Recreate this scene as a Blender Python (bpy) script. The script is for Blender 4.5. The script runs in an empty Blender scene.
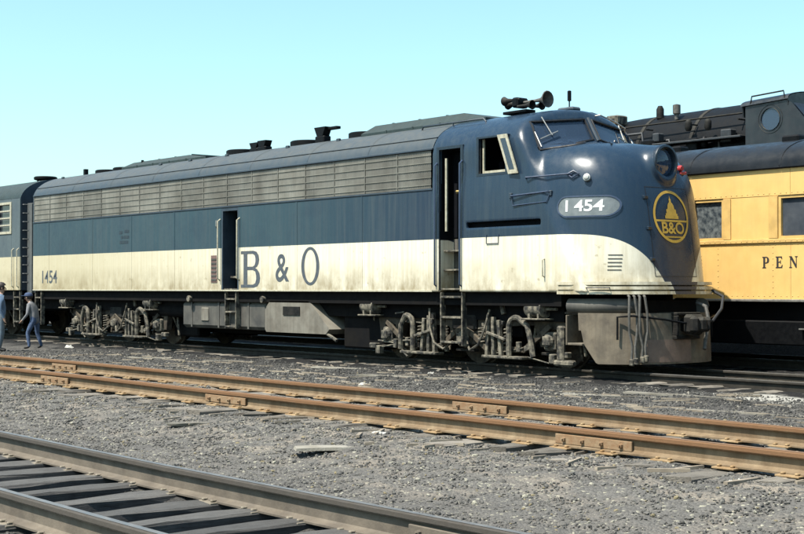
import bpy, bmesh, math, random
import numpy as np
from mathutils import Vector, Matrix
random.seed(7); rng = np.random.default_rng(7)
S = bpy.context.scene; COL = S.collection
R = math.radians

# ---------------------------------------------------------------- camera, sky, sun, exposure
cam = bpy.data.objects.new('camera', bpy.data.cameras.new('camera')); COL.objects.link(cam)
cam.data.sensor_width = 36; cam.data.lens = 36 * 1384 / 804
cam.data.clip_start = .1; cam.data.clip_end = 9000
PHI = R(39.4); PIT = math.atan(21 / 1384)
CAM = Vector((15.0, -17.69, 1.54))
cam.location = CAM
fw = Vector((-math.cos(PHI) * math.cos(PIT), math.sin(PHI) * math.cos(PIT), math.sin(PIT)))
cam.rotation_euler = fw.to_track_quat('-Z', 'Y').to_euler()
S.camera = cam

SUN_EL, SUN_AZ = R(60), math.atan2(-.10, -1.0)          # azimuth measured from +Y towards +X
sv = Vector((math.sin(SUN_AZ) * math.cos(SUN_EL), math.cos(SUN_AZ) * math.cos(SUN_EL), math.sin(SUN_EL)))
W = bpy.data.worlds.new('World'); S.world = W; W.use_nodes = True
wn = W.node_tree.nodes; wl = W.node_tree.links
bgn = wn['Background']; sky = wn.new('ShaderNodeTexSky'); sky.sky_type = 'NISHITA'; sky.sun_disc = False
sky.sun_elevation = SUN_EL; sky.sun_rotation = SUN_AZ; sky.air_density = 1.0; sky.dust_density = 1.6; sky.ozone_density = 1.0
hs = wn.new('ShaderNodeMix'); hs.data_type = 'RGBA'; hs.blend_type = 'MULTIPLY'; hs.inputs[0].default_value = 1
hs.inputs[7].default_value = (.86, 1.08, 1.02, 1)
wl.new(sky.outputs[0], hs.inputs[6]); wl.new(hs.outputs[2], bgn.inputs[0]); bgn.inputs[1].default_value = .125
sun = bpy.data.objects.new('sun', bpy.data.lights.new('sun', 'SUN')); COL.objects.link(sun)
sun.data.energy = 5; sun.data.angle = R(.5); sun.data.color = (1, .95, .86)
sun.rotation_euler = sv.to_track_quat('Z', 'Y').to_euler(); sun.location = (0, -20, 40)
S.view_settings.view_transform = 'Standard'; S.view_settings.look = 'None'
S.view_settings.exposure = 1.0; S.view_settings.gamma = 1
S.render.engine = 'CYCLES'

# ---------------------------------------------------------------- materials
def nodes(m): return m.node_tree.nodes, m.node_tree.links
def mth(n, l, op, a, b=None, c=None, clamp=False):
    x = n.new('ShaderNodeMath'); x.operation = op; x.use_clamp = clamp
    for i, v in enumerate((a, b, c)):
        if v is None: continue
        if isinstance(v, (int, float)): x.inputs[i].default_value = v
        else: l.new(v, x.inputs[i])
    return x.outputs[0]
def mixc(n, l, fac, a, b, mode='MIX'):
    x = n.new('ShaderNodeMix'); x.data_type = 'RGBA'; x.blend_type = mode
    for i, v in ((0, fac), (6, a), (7, b)):
        if isinstance(v, (int, float)): x.inputs[i].default_value = v
        elif isinstance(v, tuple): x.inputs[i].default_value = v if len(v) == 4 else (*v, 1)
        else: l.new(v, x.inputs[i])
    return x.outputs[2]
def noise(n, l, vec, scale, detail=4, rough=.6, sc3=None):
    if sc3:
        mp = n.new('ShaderNodeMapping'); mp.inputs['Scale'].default_value = sc3; l.new(vec, mp.inputs[0]); vec = mp.outputs[0]
    x = n.new('ShaderNodeTexNoise'); x.inputs['Scale'].default_value = scale; x.inputs['Detail'].default_value = detail
    x.inputs['Roughness'].default_value = rough; l.new(vec, x.inputs['Vector']); return x.outputs['Fac']
def ramp(n, l, fac, p0, p1, lo=0., hi=1.):
    x = n.new('ShaderNodeMapRange'); x.inputs[1].default_value = p0; x.inputs[2].default_value = p1
    x.inputs[3].default_value = lo; x.inputs[4].default_value = hi; l.new(fac, x.inputs[0]); return x.outputs[0]
def bump(n, l, h, strength, dist, bs):
    b = n.new('ShaderNodeBump'); b.inputs['Strength'].default_value = strength; b.inputs['Distance'].default_value = dist
    l.new(h, b.inputs['Height']); l.new(b.outputs[0], bs.inputs['Normal'])
def mat(name, col, rough=.6, metal=0., var=.25, scale=6., col2=None, streak=0., dust=None, dust_amt=0., bmp=.0, rnd=0., spec=.5, thr=(.35, .68), grain=None):
    """weathered material: colour mottling, vertical streaks, dust lying on upward faces, fine relief"""
    m = bpy.data.materials.new(name); m.use_nodes = True; n, l = nodes(m); b = n['Principled BSDF']
    g = n.new('ShaderNodeNewGeometry'); pos = g.outputs['Position']
    K = .66; col = tuple(x * K for x in col); col2 = tuple(x * K for x in col2) if col2 else None; dust = tuple(x * K for x in dust) if dust else None
    f = ramp(n, l, noise(n, l, pos, scale), *thr)
    c2 = col2 or tuple(x * (1 - var) for x in col)
    c = mixc(n, l, f, (*col, 1), (*c2, 1))
    if grain:      # wood fibre and checks along one axis
        gr = noise(n, l, pos, 1., 6, .7, grain); c = mixc(n, l, ramp(n, l, gr, .38, .70, 0, .75), c, (*[x * .32 for x in col], 1))
    if streak:
        s = ramp(n, l, noise(n, l, pos, 3., 5, .65, (4, 4, .25)), .45, .75, 0, streak)
        c = mixc(n, l, s, c, (*[x * .45 for x in col], 1))
    if dust:
        nz = n.new('ShaderNodeSeparateXYZ'); l.new(g.outputs['Normal'], nz.inputs[0])
        d = ramp(n, l, nz.outputs[2], .2, .9, 0, dust_amt)
        d = mth(n, l, 'MULTIPLY', d, ramp(n, l, noise(n, l, pos, 9.), .3, .6, .5, 1), clamp=True)
        c = mixc(n, l, d, c, (*dust, 1))
    if rnd:
        oi = n.new('ShaderNodeObjectInfo')
        c = mixc(n, l, 1., c, mixc(n, l, oi.outputs['Random'], (1 - rnd,) * 3, (1 + rnd * .6,) * 3), 'MULTIPLY')
    l.new(c, b.inputs['Base Color'])
    l.new(ramp(n, l, noise(n, l, pos, scale * 2.3), .3, .7, max(rough - .12, .03), min(rough + .12, 1)), b.inputs['Roughness'])
    b.inputs['Metallic'].default_value = metal; b.inputs['Specular IOR Level'].default_value = spec
    if grain: bump(n, l, gr, .9, .02, b)
    elif bmp: bump(n, l, noise(n, l, pos, 45., 4), bmp, .01, b)
    return m
CREAM = (.61, .565, .45); BLUE = (.0115, .0245, .043); BLUE_FADED = (.0235, .0495, .0615)
def paint(name, nose=False, base=None):
    """blue over cream livery: the cream band follows the sill and sweeps down round the nose"""
    m = bpy.data.materials.new(name); m.use_nodes = True; n, l = nodes(m); b = n['Principled BSDF']
    g = n.new('ShaderNodeNewGeometry'); pos = g.outputs['Position']
    sp = n.new('ShaderNodeSeparateXYZ'); l.new(pos, sp.inputs[0]); X, Y, Z = sp.outputs
    fade = ramp(n, l, X, -3.9, -8.5)
    fade = mth(n, l, 'MULTIPLY', fade, ramp(n, l, noise(n, l, pos, .8, 3), .25, .6, .75, 1.0), clamp=True)
    blue = mixc(n, l, fade, (*BLUE, 1), (*(base or BLUE_FADED), 1))
    st = ramp(n, l, noise(n, l, pos, 2.2, 6, .7, (5, 5, .18)), .42, .75, 0, .55)
    blue = mixc(n, l, mth(n, l, 'MULTIPLY', st, ramp(n, l, X, 0., -5., .25, 1)), blue, (.055, .068, .072, 1))
    blue = mixc(n, l, ramp(n, l, noise(n, l, pos, 1.7, 5), .5, .8, 0, .35), blue, (.013, .022, .042, 1))
    cream = mixc(n, l, ramp(n, l, X, -7., -18., 0, .8), (*CREAM, 1), (.37, .325, .205, 1))
    cst = ramp(n, l, noise(n, l, pos, 2.0, 6, .7, (6, 6, .2)),   .40, .75, 0, .62)
    cream = mixc(n, l, cst, cream, (.36, .30, .185, 1))
    grime = mth(n, l, 'MULTIPLY', ramp(n, l, Z, 2.1, 1.48), ramp(n, l, noise(n, l, pos, 3.5, 5, .65, (1, 1, .6)), .30, .64), clamp=True)
    cream = mixc(n, l, mth(n, l, 'MULTIPLY', grime, .95), cream, (.21, .165, .09, 1))
    spots = ramp(n, l, noise(n, l, pos, 7., 3), .66, .74, 0, .55)
    cream = mixc(n, l, spots, cream, (.20, .16, .09, 1))
    if nose:
        ay = mth(n, l, 'ABSOLUTE', Y)
        t = mth(n, l, 'DIVIDE', mth(n, l, 'SUBTRACT', 1.45, ay), 1.2, clamp=True)
        t = mth(n, l, 'POWER', mth(n, l, 'SUBTRACT', 1.0, mth(n, l, 'POWER', t, 2.0), clamp=True), .8)
        zc = mth(n, l, 'MULTIPLY_ADD', t, .97, 1.44)
    else: zc = 2.41
    k = mth(n, l, 'LESS_THAN', Z, zc)
    l.new(mixc(n, l, k, blue, cream), b.inputs['Base Color'])
    r = ramp(n, l, noise(n, l, pos, 8., 4), .3, .7, .22 if nose else .42, .36 if nose else .62)
    l.new(r, b.inputs['Roughness'])
    b.inputs['Specular IOR Level'].default_value = .30; b.inputs['Coat Weight'].default_value = .10 if nose else .0; b.inputs['Coat Roughness'].default_value = .12
    # oil-canning of thin steel sheet
    bump(n, l, noise(n, l, pos, 2.2, 2), .12 if nose else .3, .02, b)
    return m
M = {}
M['side'] = paint('weathered_side_paint'); M['nosepaint'] = paint('glossy_cab_paint', True)
M['bluegrey'] = mat('faded_blue_paint', (0.03506, 0.0561, 0.07969), .5, var=.3, scale=3, streak=.5, dust=(0.1275, 0.1306, 0.1211), dust_amt=.5)
M['roof'] = mat('dusty_roof_paint', (0.03089, 0.05335, 0.07301), .55, scale=2.5, col2=(0.04212, 0.05897, 0.0702), streak=.3, dust=(0.09549, 0.09828, 0.08705), dust_amt=.8)
M['hatch'] = mat('grey_green_hatch_paint', (0.03952, 0.0606, 0.0606), .6, scale=4, streak=.4, dust=(0.06851, 0.07905, 0.07118), dust_amt=.5, spec=.2)
M['blue'] = mat('dark_blue_enamel', BLUE, .35, var=.3, scale=5)
M['letter'] = mat('faded_blue_lettering', (0.06, 0.075, 0.096), .6, scale=12, col2=(0.102, 0.114, 0.12))
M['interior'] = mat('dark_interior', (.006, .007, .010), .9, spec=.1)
M['black'] = mat('sooty_black', (0.00392, 0.00448, 0.0056), .55, scale=5, dust=(0.01232, 0.01232, 0.01232), dust_amt=.5, spec=.14)
M['frame'] = mat('oily_underframe', (.008, .008, .009), .9, scale=4, col2=(.013, .012, .011), spec=.08)
M['cast'] = mat('dusty_cast_steel', (0.2583, 0.2246, 0.1629), .85, scale=9, col2=(0.01685, 0.01572, 0.01348), dust=(0.2583, 0.2302, 0.1685), dust_amt=.3, bmp=.5, thr=(.34, .60))
M['cast2'] = mat('greasy_cast_steel', (0.028, 0.0256, 0.0224), .7, scale=8, col2=(0.008, 0.008, 0.008), dust=(0.096, 0.088, 0.068), dust_amt=.5, bmp=.4, spec=.15)
M['tank'] = mat('grimy_tank_paint', (.125, .115, .095), .7, scale=2.2, col2=(.045, .042, .038), streak=.6, dust=(.2, .18, .14), dust_amt=.6)
M['tank2'] = mat('dusty_tank_paint', (0.2448, 0.2232, 0.18), .75, scale=3, col2=(0.144, 0.1224, 0.0936), streak=.6, dust=(0.288, 0.2592, 0.2016), dust_amt=.6)
M['pilot'] = mat('dusty_pilot_paint', (.215, .172, .118), .75, scale=3.5, col2=(0.08806, 0.06734, 0.04662), streak=.7, dust=(0.2072, 0.1865, 0.145), dust_amt=.5, bmp=.15)
M['hose'] = mat('perished_rubber', (0.072, 0.068, 0.06), .7, scale=20, col2=(0.144, 0.132, 0.112))
M['steel'] = mat('worn_steel', (.55, .53, .48), .4, .7, scale=12)
M['handrail'] = mat('pale_handrail_paint', (0.595, 0.561, 0.425), .5, scale=14, col2=(0.3825, 0.34, 0.238))
M['bluerail'] = mat('blue_handrail_paint', (.05, .075, .13), .4)
M['grille'] = mat('stainless_grille', (0.2996, 0.2893, 0.2451), .6, .1, scale=1.3, col2=(0.1498, 0.1396, 0.1123), streak=.5, rnd=.30)
M['gbar'] = mat('dull_grille_bar', (.31, .30, .25), .6, .1, scale=1.3, col2=(.16, .15, .12), streak=.4)
M['rust'] = mat('rusty_rail', (.34, .205, .095), .92, scale=5, col2=(.44, .325, .19), bmp=.4, streak=.5, spec=.2)
M['rustbar'] = mat('rusty_joint_bar', (0.2592, 0.144, 0.0684), .9, scale=14, col2=(0.3168, 0.2232, 0.1296), bmp=.3)
M['nrail'] = mat('brown_rail', (.20, .165, .12), .85, scale=5, col2=(.31, .265, .20), bmp=.25)
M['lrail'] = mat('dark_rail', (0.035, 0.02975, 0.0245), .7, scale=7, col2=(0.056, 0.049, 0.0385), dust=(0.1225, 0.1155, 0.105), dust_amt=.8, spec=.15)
M['tie'] = mat('creosoted_tie', (0.06375, 0.0595, 0.0578), .9, scale=6, col2=(0.119, 0.1105, 0.102), dust=(0.1275, 0.119, 0.1062), dust_amt=.55, bmp=.6, rnd=.35, grain=(42, 2.2, 42))
M['tiepale'] = mat('bleached_tie', (0.3024, 0.2664, 0.216), .95, scale=4, col2=(0.144, 0.1188, 0.0936), dust=(0.36, 0.3168, 0.2592), dust_amt=.3, bmp=.7, rnd=.45, grain=(38, 2.0, 38))
M['plank'] = mat('bleached_plank', (0.31, 0.2852, 0.2356), .9, scale=4, col2=(0.2046, 0.1798, 0.1364), bmp=.5, rnd=.35)
M['white'] = mat('white_scrap', (0.527, 0.51, 0.459), .8, scale=8)
M['yellow'] = mat('coach_yellow_paint', (.90, .58, .19), .55, scale=2.5, col2=(.82, .51, .17), streak=.12)
M['yellowd'] = mat('coach_yellow_trim', (.82, .52, .17), .55, scale=4)
M['lblack'] = mat('black_lettering', (.03, .028, .03), .6, scale=10)
M['croof'] = mat('tarry_roof', (0.00768, 0.00864, 0.01104), .38, scale=3, col2=(0.0192, 0.02112, 0.024), dust=(0.0264, 0.0288, 0.0312), dust_amt=.6, streak=.3, spec=.22)
M['logo'] = mat('yellow_emblem_paint', (.80, .47, .06), .5, scale=10)
M['numglass'] = mat('milky_number_glass', (.16, .18, .185), .35, scale=8, col2=(.23, .25, .25))
M['numeral'] = mat('white_numeral', (.86, .86, .84), .6)
M['red'] = mat('red_marker_lens', (.55, .05, .05), .3)
M['lens'] = mat('clear_lens', (.6, .6, .55), .12)
M['brass'] = mat('yellow_grab_paint', (.62, .45, .16), .5)
M['rubber'] = mat('black_gasket', (.012, .012, .014), .6)
M['diaph'] = mat('folded_diaphragm', (.16, .17, .165), .8, scale=8, streak=.4)
M['graypaint'] = mat('faded_grey_green_paint', (.17, .21, .215), .6, scale=2.5, col2=(.10, .13, .145), streak=.5)
def glass():
    m = bpy.data.materials.new('window_glass'); m.use_nodes = True; b = m.node_tree.nodes['Principled BSDF']
    b.inputs['Base Color'].default_value = (.10, .16, .26, 1); b.inputs['Transmission Weight'].default_value = .8
    b.inputs['Roughness'].default_value = .03; b.inputs['IOR'].default_value = 1.5
    return m
M['glass'] = glass()
M['cglass'] = mat('mottled_coach_glass', (.035, .045, .055), .12, scale=11, col2=(.20, .22, .22))  # dark glass with random pale mottling
M['cglass2'] = mat('dark_coach_glass', (.05, .06, .075), .08, scale=3, col2=(.09, .10, .115))

# ---------------------------------------------------------------- mesh helpers
class MB:
    def __init__(s): s.v = []; s.f = []
    def add(s, vs, fs):
        o = len(s.v); s.v += [tuple(v) for v in vs]; s.f += [tuple(i + o for i in f) for f in fs]; return s
    def box(s, x0, x1, y0, y1, z0, z1, ch=0., rot=None):
        """box, optionally chamfered, optionally turned by a matrix about its centre"""
        c = Vector(((x0 + x1) / 2, (y0 + y1) / 2, (z0 + z1) / 2)); h = (abs(x1 - x0) / 2, abs(y1 - y0) / 2, abs(z1 - z0) / 2)
        if ch <= 0:
            vs = [Vector((a * h[0], b * h[1], d * h[2])) for a in (-1, 1) for b in (-1, 1) for d in (-1, 1)]
            fs = [(0, 1, 3, 2), (4, 6, 7, 5), (0, 4, 5, 1), (2, 3, 7, 6), (0, 2, 6, 4), (1, 5, 7, 3)]
        else:
            ch = min(ch, min(h) * .9); vs = []; idx = {}
            for a in (-1, 1):
                for b in (-1, 1):
                    for d in (-1, 1):
                        for k in range(3):
                            p = [a * h[0], b * h[1], d * h[2]]
                            for j, sg in enumerate((a, b, d)):
                                if j != k: p[j] -= sg * ch
                            idx[(a, b, d, k)] = len(vs); vs.append(Vector(p))
            fs = []
            for k in range(3):
                j, q = (k + 1) % 3, (k + 2) % 3
                for sg in (-1, 1):
                    r = []
                    for u, w in ((-1, -1), (1, -1), (1, 1), (-1, 1)):
                        t = [0, 0, 0]; t[k] = sg; t[j] = u; t[q] = w; r.append(idx[(*t, k)])
                    fs.append(tuple(r if sg > 0 else r[::-1]))
                for u in (-1, 1):
                    for w in (-1, 1):
                        r = []
                        for sg, kk in ((-1, j), (1, j), (1, q), (-1, q)):
                            t = [0, 0, 0]; t[k] = sg; t[j] = u; t[q] = w; r.append(idx[(*t, kk)])
                        fs.append(tuple(r if u * w > 0 else r[::-1]))
            for a in (-1, 1):
                for b in (-1, 1):
                    for d in (-1, 1):
                        r = [idx[(a, b, d, k)] for k in range(3)]
                        fs.append(tuple(r if a * b * d > 0 else r[::-1]))
        if rot is not None: vs = [rot @ v for v in vs]
        return s.add([v + c for v in vs], fs)
    def prism(s, pts, axis, a, b):
        """polygon extruded along an axis; pts are (x,z) for axis y, (y,z) for axis x, (x,y) for axis z"""
        def mk(p, t): return {'y': (p[0], t, p[1]), 'x': (t, p[0], p[1]), 'z': (p[0], p[1], t)}[axis]
        n = len(pts); vs = [mk(p, a) for p in pts] + [mk(p, b) for p in pts]
        fs = [tuple(range(n)), tuple(range(2 * n - 1, n - 1, -1))]
        fs += [(i, n + i, n + (i + 1) % n, (i + 1) % n) for i in range(n)]
        return s.add(vs, fs)
    def tube(s, pts, r, n=8, caps=True):
        pts = [Vector(p) for p in pts]; k = len(pts); rs = r if isinstance(r, (list, tuple)) else [r] * k
        vs = []; prev = None
        for i, p in enumerate(pts):
            t = (pts[min(i + 1, k - 1)] - pts[max(i - 1, 0)]).normalized()
            u = prev - t * prev.dot(t) if prev is not None else t.cross(Vector((0, 0, 1)) if abs(t.z) < .9 else Vector((1, 0, 0)))
            u.normalize(); prev = u; w = t.cross(u)
            vs += [p + (u * math.cos(2 * math.pi * j / n) + w * math.sin(2 * math.pi * j / n)) * rs[i] for j in range(n)]
        fs = [(i * n + j, i * n + (j + 1) % n, (i + 1) * n + (j + 1) % n, (i + 1) * n + j) for i in range(k - 1) for j in range(n)]
        if caps: fs += [tuple(range(n - 1, -1, -1)), tuple(range((k - 1) * n, k * n))]
        return s.add(vs, fs)
    def lathe(s, prof, c, axis, n=24, caps=True):
        """prof: (radius, offset along axis)"""
        ax = {'x': 0, 'y': 1, 'z': 2}[axis]; vs = []
        for r, t in prof:
            for j in range(n):
                a = 2 * math.pi * j / n; p = [0, 0, 0]; p[ax] = t; p[(ax + 1) % 3] = r * math.cos(a); p[(ax + 2) % 3] = r * math.sin(a)
                vs.append((c[0] + p[0], c[1] + p[1], c[2] + p[2]))
        k = len(prof)
        fs = [(i * n + j, i * n + (j + 1) % n, (i + 1) * n + (j + 1) % n, (i + 1) * n + j) for i in range(k - 1) for j in range(n)]
        if caps: fs += [tuple(range(n - 1, -1, -1)), tuple(range((k - 1) * n, k * n))]
        return s.add(vs, fs)
    def ball(s, c, r, n=8, sq=(1, 1, 1)):
        k = max(4, n // 2); prof = [(max(1e-4, math.sin(math.pi * i / k)) * r, -math.cos(math.pi * i / k) * r) for i in range(k + 1)]
        o = len(s.v); s.lathe(prof, (0, 0, 0), 'z', n)
        s.v[o:] = [(c[0] + v[0] * sq[0], c[1] + v[1] * sq[1], c[2] + v[2] * sq[2]) for v in s.v[o:]]; return s
    def sheet(s, fn, us, vs_):
        """grid surface from a function of two parameters"""
        P = [fn(u, v) for u in us for v in vs_]; m = len(vs_)
        fs = [(i * m + j, i * m + j + 1, (i + 1) * m + j + 1, (i + 1) * m + j) for i in range(len(us) - 1) for j in range(m - 1)]
        return s.add(P, fs)
    def mesh(s, name, m, smooth=False, off=(0, 0, 0), fix=True):
        me = bpy.data.meshes.new(name)
        me.from_pydata([(v[0] - off[0], v[1] - off[1], v[2] - off[2]) for v in s.v], [], s.f)
        if fix:
            bm = bmesh.new(); bm.from_mesh(me); bmesh.ops.recalc_face_normals(bm, faces=bm.faces); bm.to_mesh(me); bm.free()
        me.materials.append(M[m] if isinstance(m, str) else m)
        if smooth:
            me.shade_smooth(); me.set_sharp_from_angle(angle=R(38 if smooth is True else smooth))
        return me
    def build(s, name, m, parent=None, smooth=False, loc=None):
        """link as one object; vertices are given in world coordinates, a child is stored relative to its top parent"""
        off = Vector((0, 0, 0)); p = parent
        while p is not None: off += p.location; p = p.parent
        if loc is not None: off = off + Vector(loc) if parent is None else off
        o = bpy.data.objects.new(name, s.mesh(name, m, smooth, off)); COL.objects.link(o)
        if parent is not None: o.parent = parent
        elif loc is not None: o.location = loc
        return o
def tag(o, label, cat, group=None):
    o['label'] = label; o['category'] = cat
    if group: o['group'] = group
    return o
def empty(name, loc, label, cat, group=None):
    o = bpy.data.objects.new(name, None); COL.objects.link(o); o.location = loc; o.empty_display_size = .3
    return tag(o, label, cat, group)
def inst(name, me, parent, loc=(0, 0, 0), rz=0., rot=None):
    o = bpy.data.objects.new(name, me); COL.objects.link(o); o.parent = parent; o.location = loc
    o.rotation_euler = rot if rot else (0, 0, rz); return o
def copy_tree(o, parent=None):
    c = o.copy(); COL.objects.link(c); c.parent = parent
    for ch in o.children: copy_tree(ch, c)
    return c
def rotm(ax, deg): return Matrix.Rotation(R(deg), 3, ax)
def curve_mesh(loops, ext=.0):
    """filled flat outline (even-odd holes) -> (verts2d, faces)"""
    cu = bpy.data.curves.new('outline', 'CURVE'); cu.dimensions = '2D'; cu.fill_mode = 'BOTH' if ext else 'FRONT'; cu.extrude = ext
    for lp in loops:
        sp = cu.splines.new('POLY'); sp.points.add(len(lp) - 1); sp.use_cyclic_u = True
        for p, q in zip(sp.points, lp): p.co = (q[0], q[1], 0, 1)
    return _tomesh(cu)
def text_mesh(txt, size=1., sx=1., bold=.0, spacing=1.):
    cu = bpy.data.curves.new('text', 'FONT'); cu.body = txt; cu.size = size; cu.offset = bold; cu.space_character = spacing
    cu.align_x = 'CENTER'; cu.align_y = 'CENTER'; v, f = _tomesh(cu); return [(p[0] * sx, p[1]) for p in v], f
def _tomesh(cu):
    o = bpy.data.objects.new('tmp', cu); COL.objects.link(o)
    me = bpy.data.meshes.new_from_object(o.evaluated_get(bpy.context.evaluated_depsgraph_get()))
    v = [(p.co.x, p.co.y) for p in me.vertices]; f = [tuple(p.vertices) for p in me.polygons]
    bpy.data.objects.remove(o); bpy.data.meshes.remove(me); bpy.data.curves.remove(cu)
    return v, f
def refine(v, f, maxlen):
    bm = bmesh.new(); bv = [bm.verts.new((a[0], a[1], 0)) for a in v]
    for q in f:
        try: bm.faces.new([bv[i] for i in q])
        except ValueError: pass
    bmesh.ops.triangulate(bm, faces=bm.faces)
    for _ in range(6):
        es = [e for e in bm.edges if e.calc_length() > maxlen]
        if not es: break
        bmesh.ops.subdivide_edges(bm, edges=es, cuts=1); bmesh.ops.triangulate(bm, faces=[x for x in bm.faces if len(x.verts) > 3])
    bm.verts.index_update()
    r = [(a.co.x, a.co.y) for a in bm.verts], [tuple(x.index for x in q.verts) for q in bm.faces]
    bm.free(); return r
def decal(name, v, f, fn, m, parent, maxlen=None):
    if maxlen: v, f = refine(v, f, maxlen)
    return MB().add([fn(*p) for p in v], f).build(name, m, parent)

# ---------------------------------------------------------------- ground
YN, YM, YL, YC, YS = -13.12, -8.51, 0., 4.06, 8.3        # track centre lines
ZN, ZM, ZL, ZC, ZS = .19, .37, .19, .25, .86              # rail heads
def sstep(a, b, t): t = np.clip((t - a) / (b - a), 0, 1); return t * t * (3 - 2 * t)
def gz(x, y):
    x = np.asarray(x, float); y = np.asarray(y, float)
    z = .182 * sstep(-11.4, -9.7, y) * (1 - sstep(-7.2, -4.6, y))
    z = z + .05 * sstep(-2.6, -1.0, y) + .03 * sstep(2, 3, y) + .62 * sstep(5.7, 6.9, y)
    z = z - .085 * np.exp(-((y - YN) / .62) ** 4) - .02 * np.exp(-((y - YN) / 1.3) ** 4)
    z = z + .018 * np.sin(x * 1.3 + y * .7) * np.sin(y * 1.9 - x * .4) + .010 * np.sin(x * 3.1 - y * 2.3) + .006 * np.sin(x * 7.7 + y * 5.1)
    return z * np.clip(1.4 - np.abs(y) / 80, 0, 1)

M['castmid'] = mat('brown_cast_steel', (.13, .105, .075), .85, scale=5, col2=(.035, .03, .025), dust=(.22, .185, .13), dust_amt=.5, bmp=.4, spec=.2)
def axis_pts(lo, hi, step, far, grow=1.35):
    mid = list(np.arange(lo, hi + step / 2, step)); out = []; d = step; p = hi
    while p < far: d *= grow; p += d; out.append(p)
    left = []; d = step; p = lo
    while p > -far: d *= grow; p -= d; left.append(p)
    return np.array(left[::-1] + mid + out)
def ground_material():
    m = bpy.data.materials.new('ballast_and_cinders'); m.use_nodes = True; n, l = nodes(m); b = n['Principled BSDF']
    g = n.new('ShaderNodeNewGeometry'); pos = g.outputs['Position']; sp = n.new('ShaderNodeSeparateXYZ'); l.new(pos, sp.inputs[0]); X, Y, Z = sp.outputs
    vo = n.new('ShaderNodeTexVoronoi'); vo.inputs['Scale'].default_value = 48; l.new(pos, vo.inputs['Vector'])
    vsep = n.new('ShaderNodeSeparateColor'); l.new(vo.outputs['Color'], vsep.inputs[0])
    c = mixc(n, l, vsep.outputs[0], (.080, .075, .068, 1), (.122, .114, .102, 1))
    c = mixc(n, l, mth(n, l, 'GREATER_THAN', vsep.outputs[1], .95), c, (.25, .235, .18, 1))
    c = mixc(n, l, ramp(n, l, noise(n, l, pos, 1.1, 5), .42, .68, 0, .4), c, (.058, .055, .052, 1))
    # dark cinders round the locomotive's track, darker cribs of the near track
    yw = mth(n, l, 'ADD', Y, mth(n, l, 'MULTIPLY', mth(n, l, 'SUBTRACT', noise(n, l, pos, .8, 4), .5), 3.4))
    cind = mth(n, l, 'MULTIPLY', ramp(n, l, yw, -6.0, -3.2), ramp(n, l, noise(n, l, pos, 2.1, 5, .6, (.6, 1.6, 1)), .35, .62, .35, 1), clamp=True)
    cind = mth(n, l, 'MAXIMUM', cind, ramp(n, l, Y, -2.1, -1.2))
    c = mixc(n, l, mth(n, l, 'MULTIPLY', cind, .8), c, mixc(n, l, vsep.outputs[0], (.022, .021, .021, 1), (.058, .054, .05, 1)))
    painted_shade = mth(n, l, 'MULTIPLY', ramp(n, l, yw, -2.7, -1.5), ramp(n, l, Y, 4.6, 3.4), clamp=True)  # shade below the locomotive, painted into the ground colour
    c = mixc(n, l, mth(n, l, 'MULTIPLY', painted_shade, .9), c, (.006, .006, .006, 1))
    crib = mth(n, l, 'MULTIPLY', mth(n, l, 'GREATER_THAN', Y, -14.1), mth(n, l, 'LESS_THAN', Y, -12.25))
    c = mixc(n, l, mth(n, l, 'MULTIPLY', crib, .8), c, (.028, .027, .026, 1))
    # pale sandy dust along the shoulder of the middle track
    band = mth(n, l, 'MULTIPLY', ramp(n, l, yw, -11.6, -10.0), ramp(n, l, yw, -6.4, -7.6), clamp=True)
    pale = mth(n, l, 'MULTIPLY', band, ramp(n, l, noise(n, l, pos, 2.6, 5, .65, (.7, 1.5, 1)), .47, .66, 0, .75), clamp=True)
    c = mixc(n, l, pale, c, (.22, .185, .145, 1))
    # a spill of lime beside the locomotive
    dx = mth(n, l, 'DIVIDE', mth(n, l, 'SUBTRACT', X, 3.35), 1.3); dy = mth(n, l, 'DIVIDE', mth(n, l, 'SUBTRACT', Y, -1.75), .5)
    rr = mth(n, l, 'ADD', mth(n, l, 'MULTIPLY', dx, dx), mth(n, l, 'MULTIPLY', dy, dy))
    rr = mth(n, l, 'ADD', rr, mth(n, l, 'MULTIPLY', mth(n, l, 'SUBTRACT', noise(n, l, pos, 3.2, 6, .7), .5), 3.2))
    c = mixc(n, l, ramp(n, l, rr, .8, .1, 0, .6), c, (.46, .44, .39, 1))
    l.new(c, b.inputs['Base Color']); b.inputs['Roughness'].default_value = .95; b.inputs['Specular IOR Level'].default_value = .2
    h = mth(n, l, 'ADD', mth(n, l, 'MULTIPLY', vo.outputs['Distance'], -1.), mth(n, l, 'MULTIPLY', noise(n, l, pos, 60, 3), .6))
    bump(n, l, h, .8, .018, b)
    return m
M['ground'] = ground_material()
xs = axis_pts(-26, 18, .11, 4000); ys = axis_pts(-17.5, 10, .11, 4000)
gx, gy = np.meshgrid(xs, ys, indexing='ij'); g3 = np.stack([gx, gy, gz(gx, gy) + rng.normal(0, .006, gx.shape) * (np.abs(gx) < 30)], -1).reshape(-1, 3)
nx, ny = len(xs), len(ys); ii = (np.arange(nx - 1)[:, None] * ny + np.arange(ny - 1)[None, :]).ravel()
me = bpy.data.meshes.new('ground'); me.from_pydata(g3.tolist(), [], np.stack([ii, ii + ny, ii + ny + 1, ii + 1], 1).tolist())
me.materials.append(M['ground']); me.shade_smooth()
ground = bpy.data.objects.new('ground', me); COL.objects.link(ground); ground['kind'] = 'structure'

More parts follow.
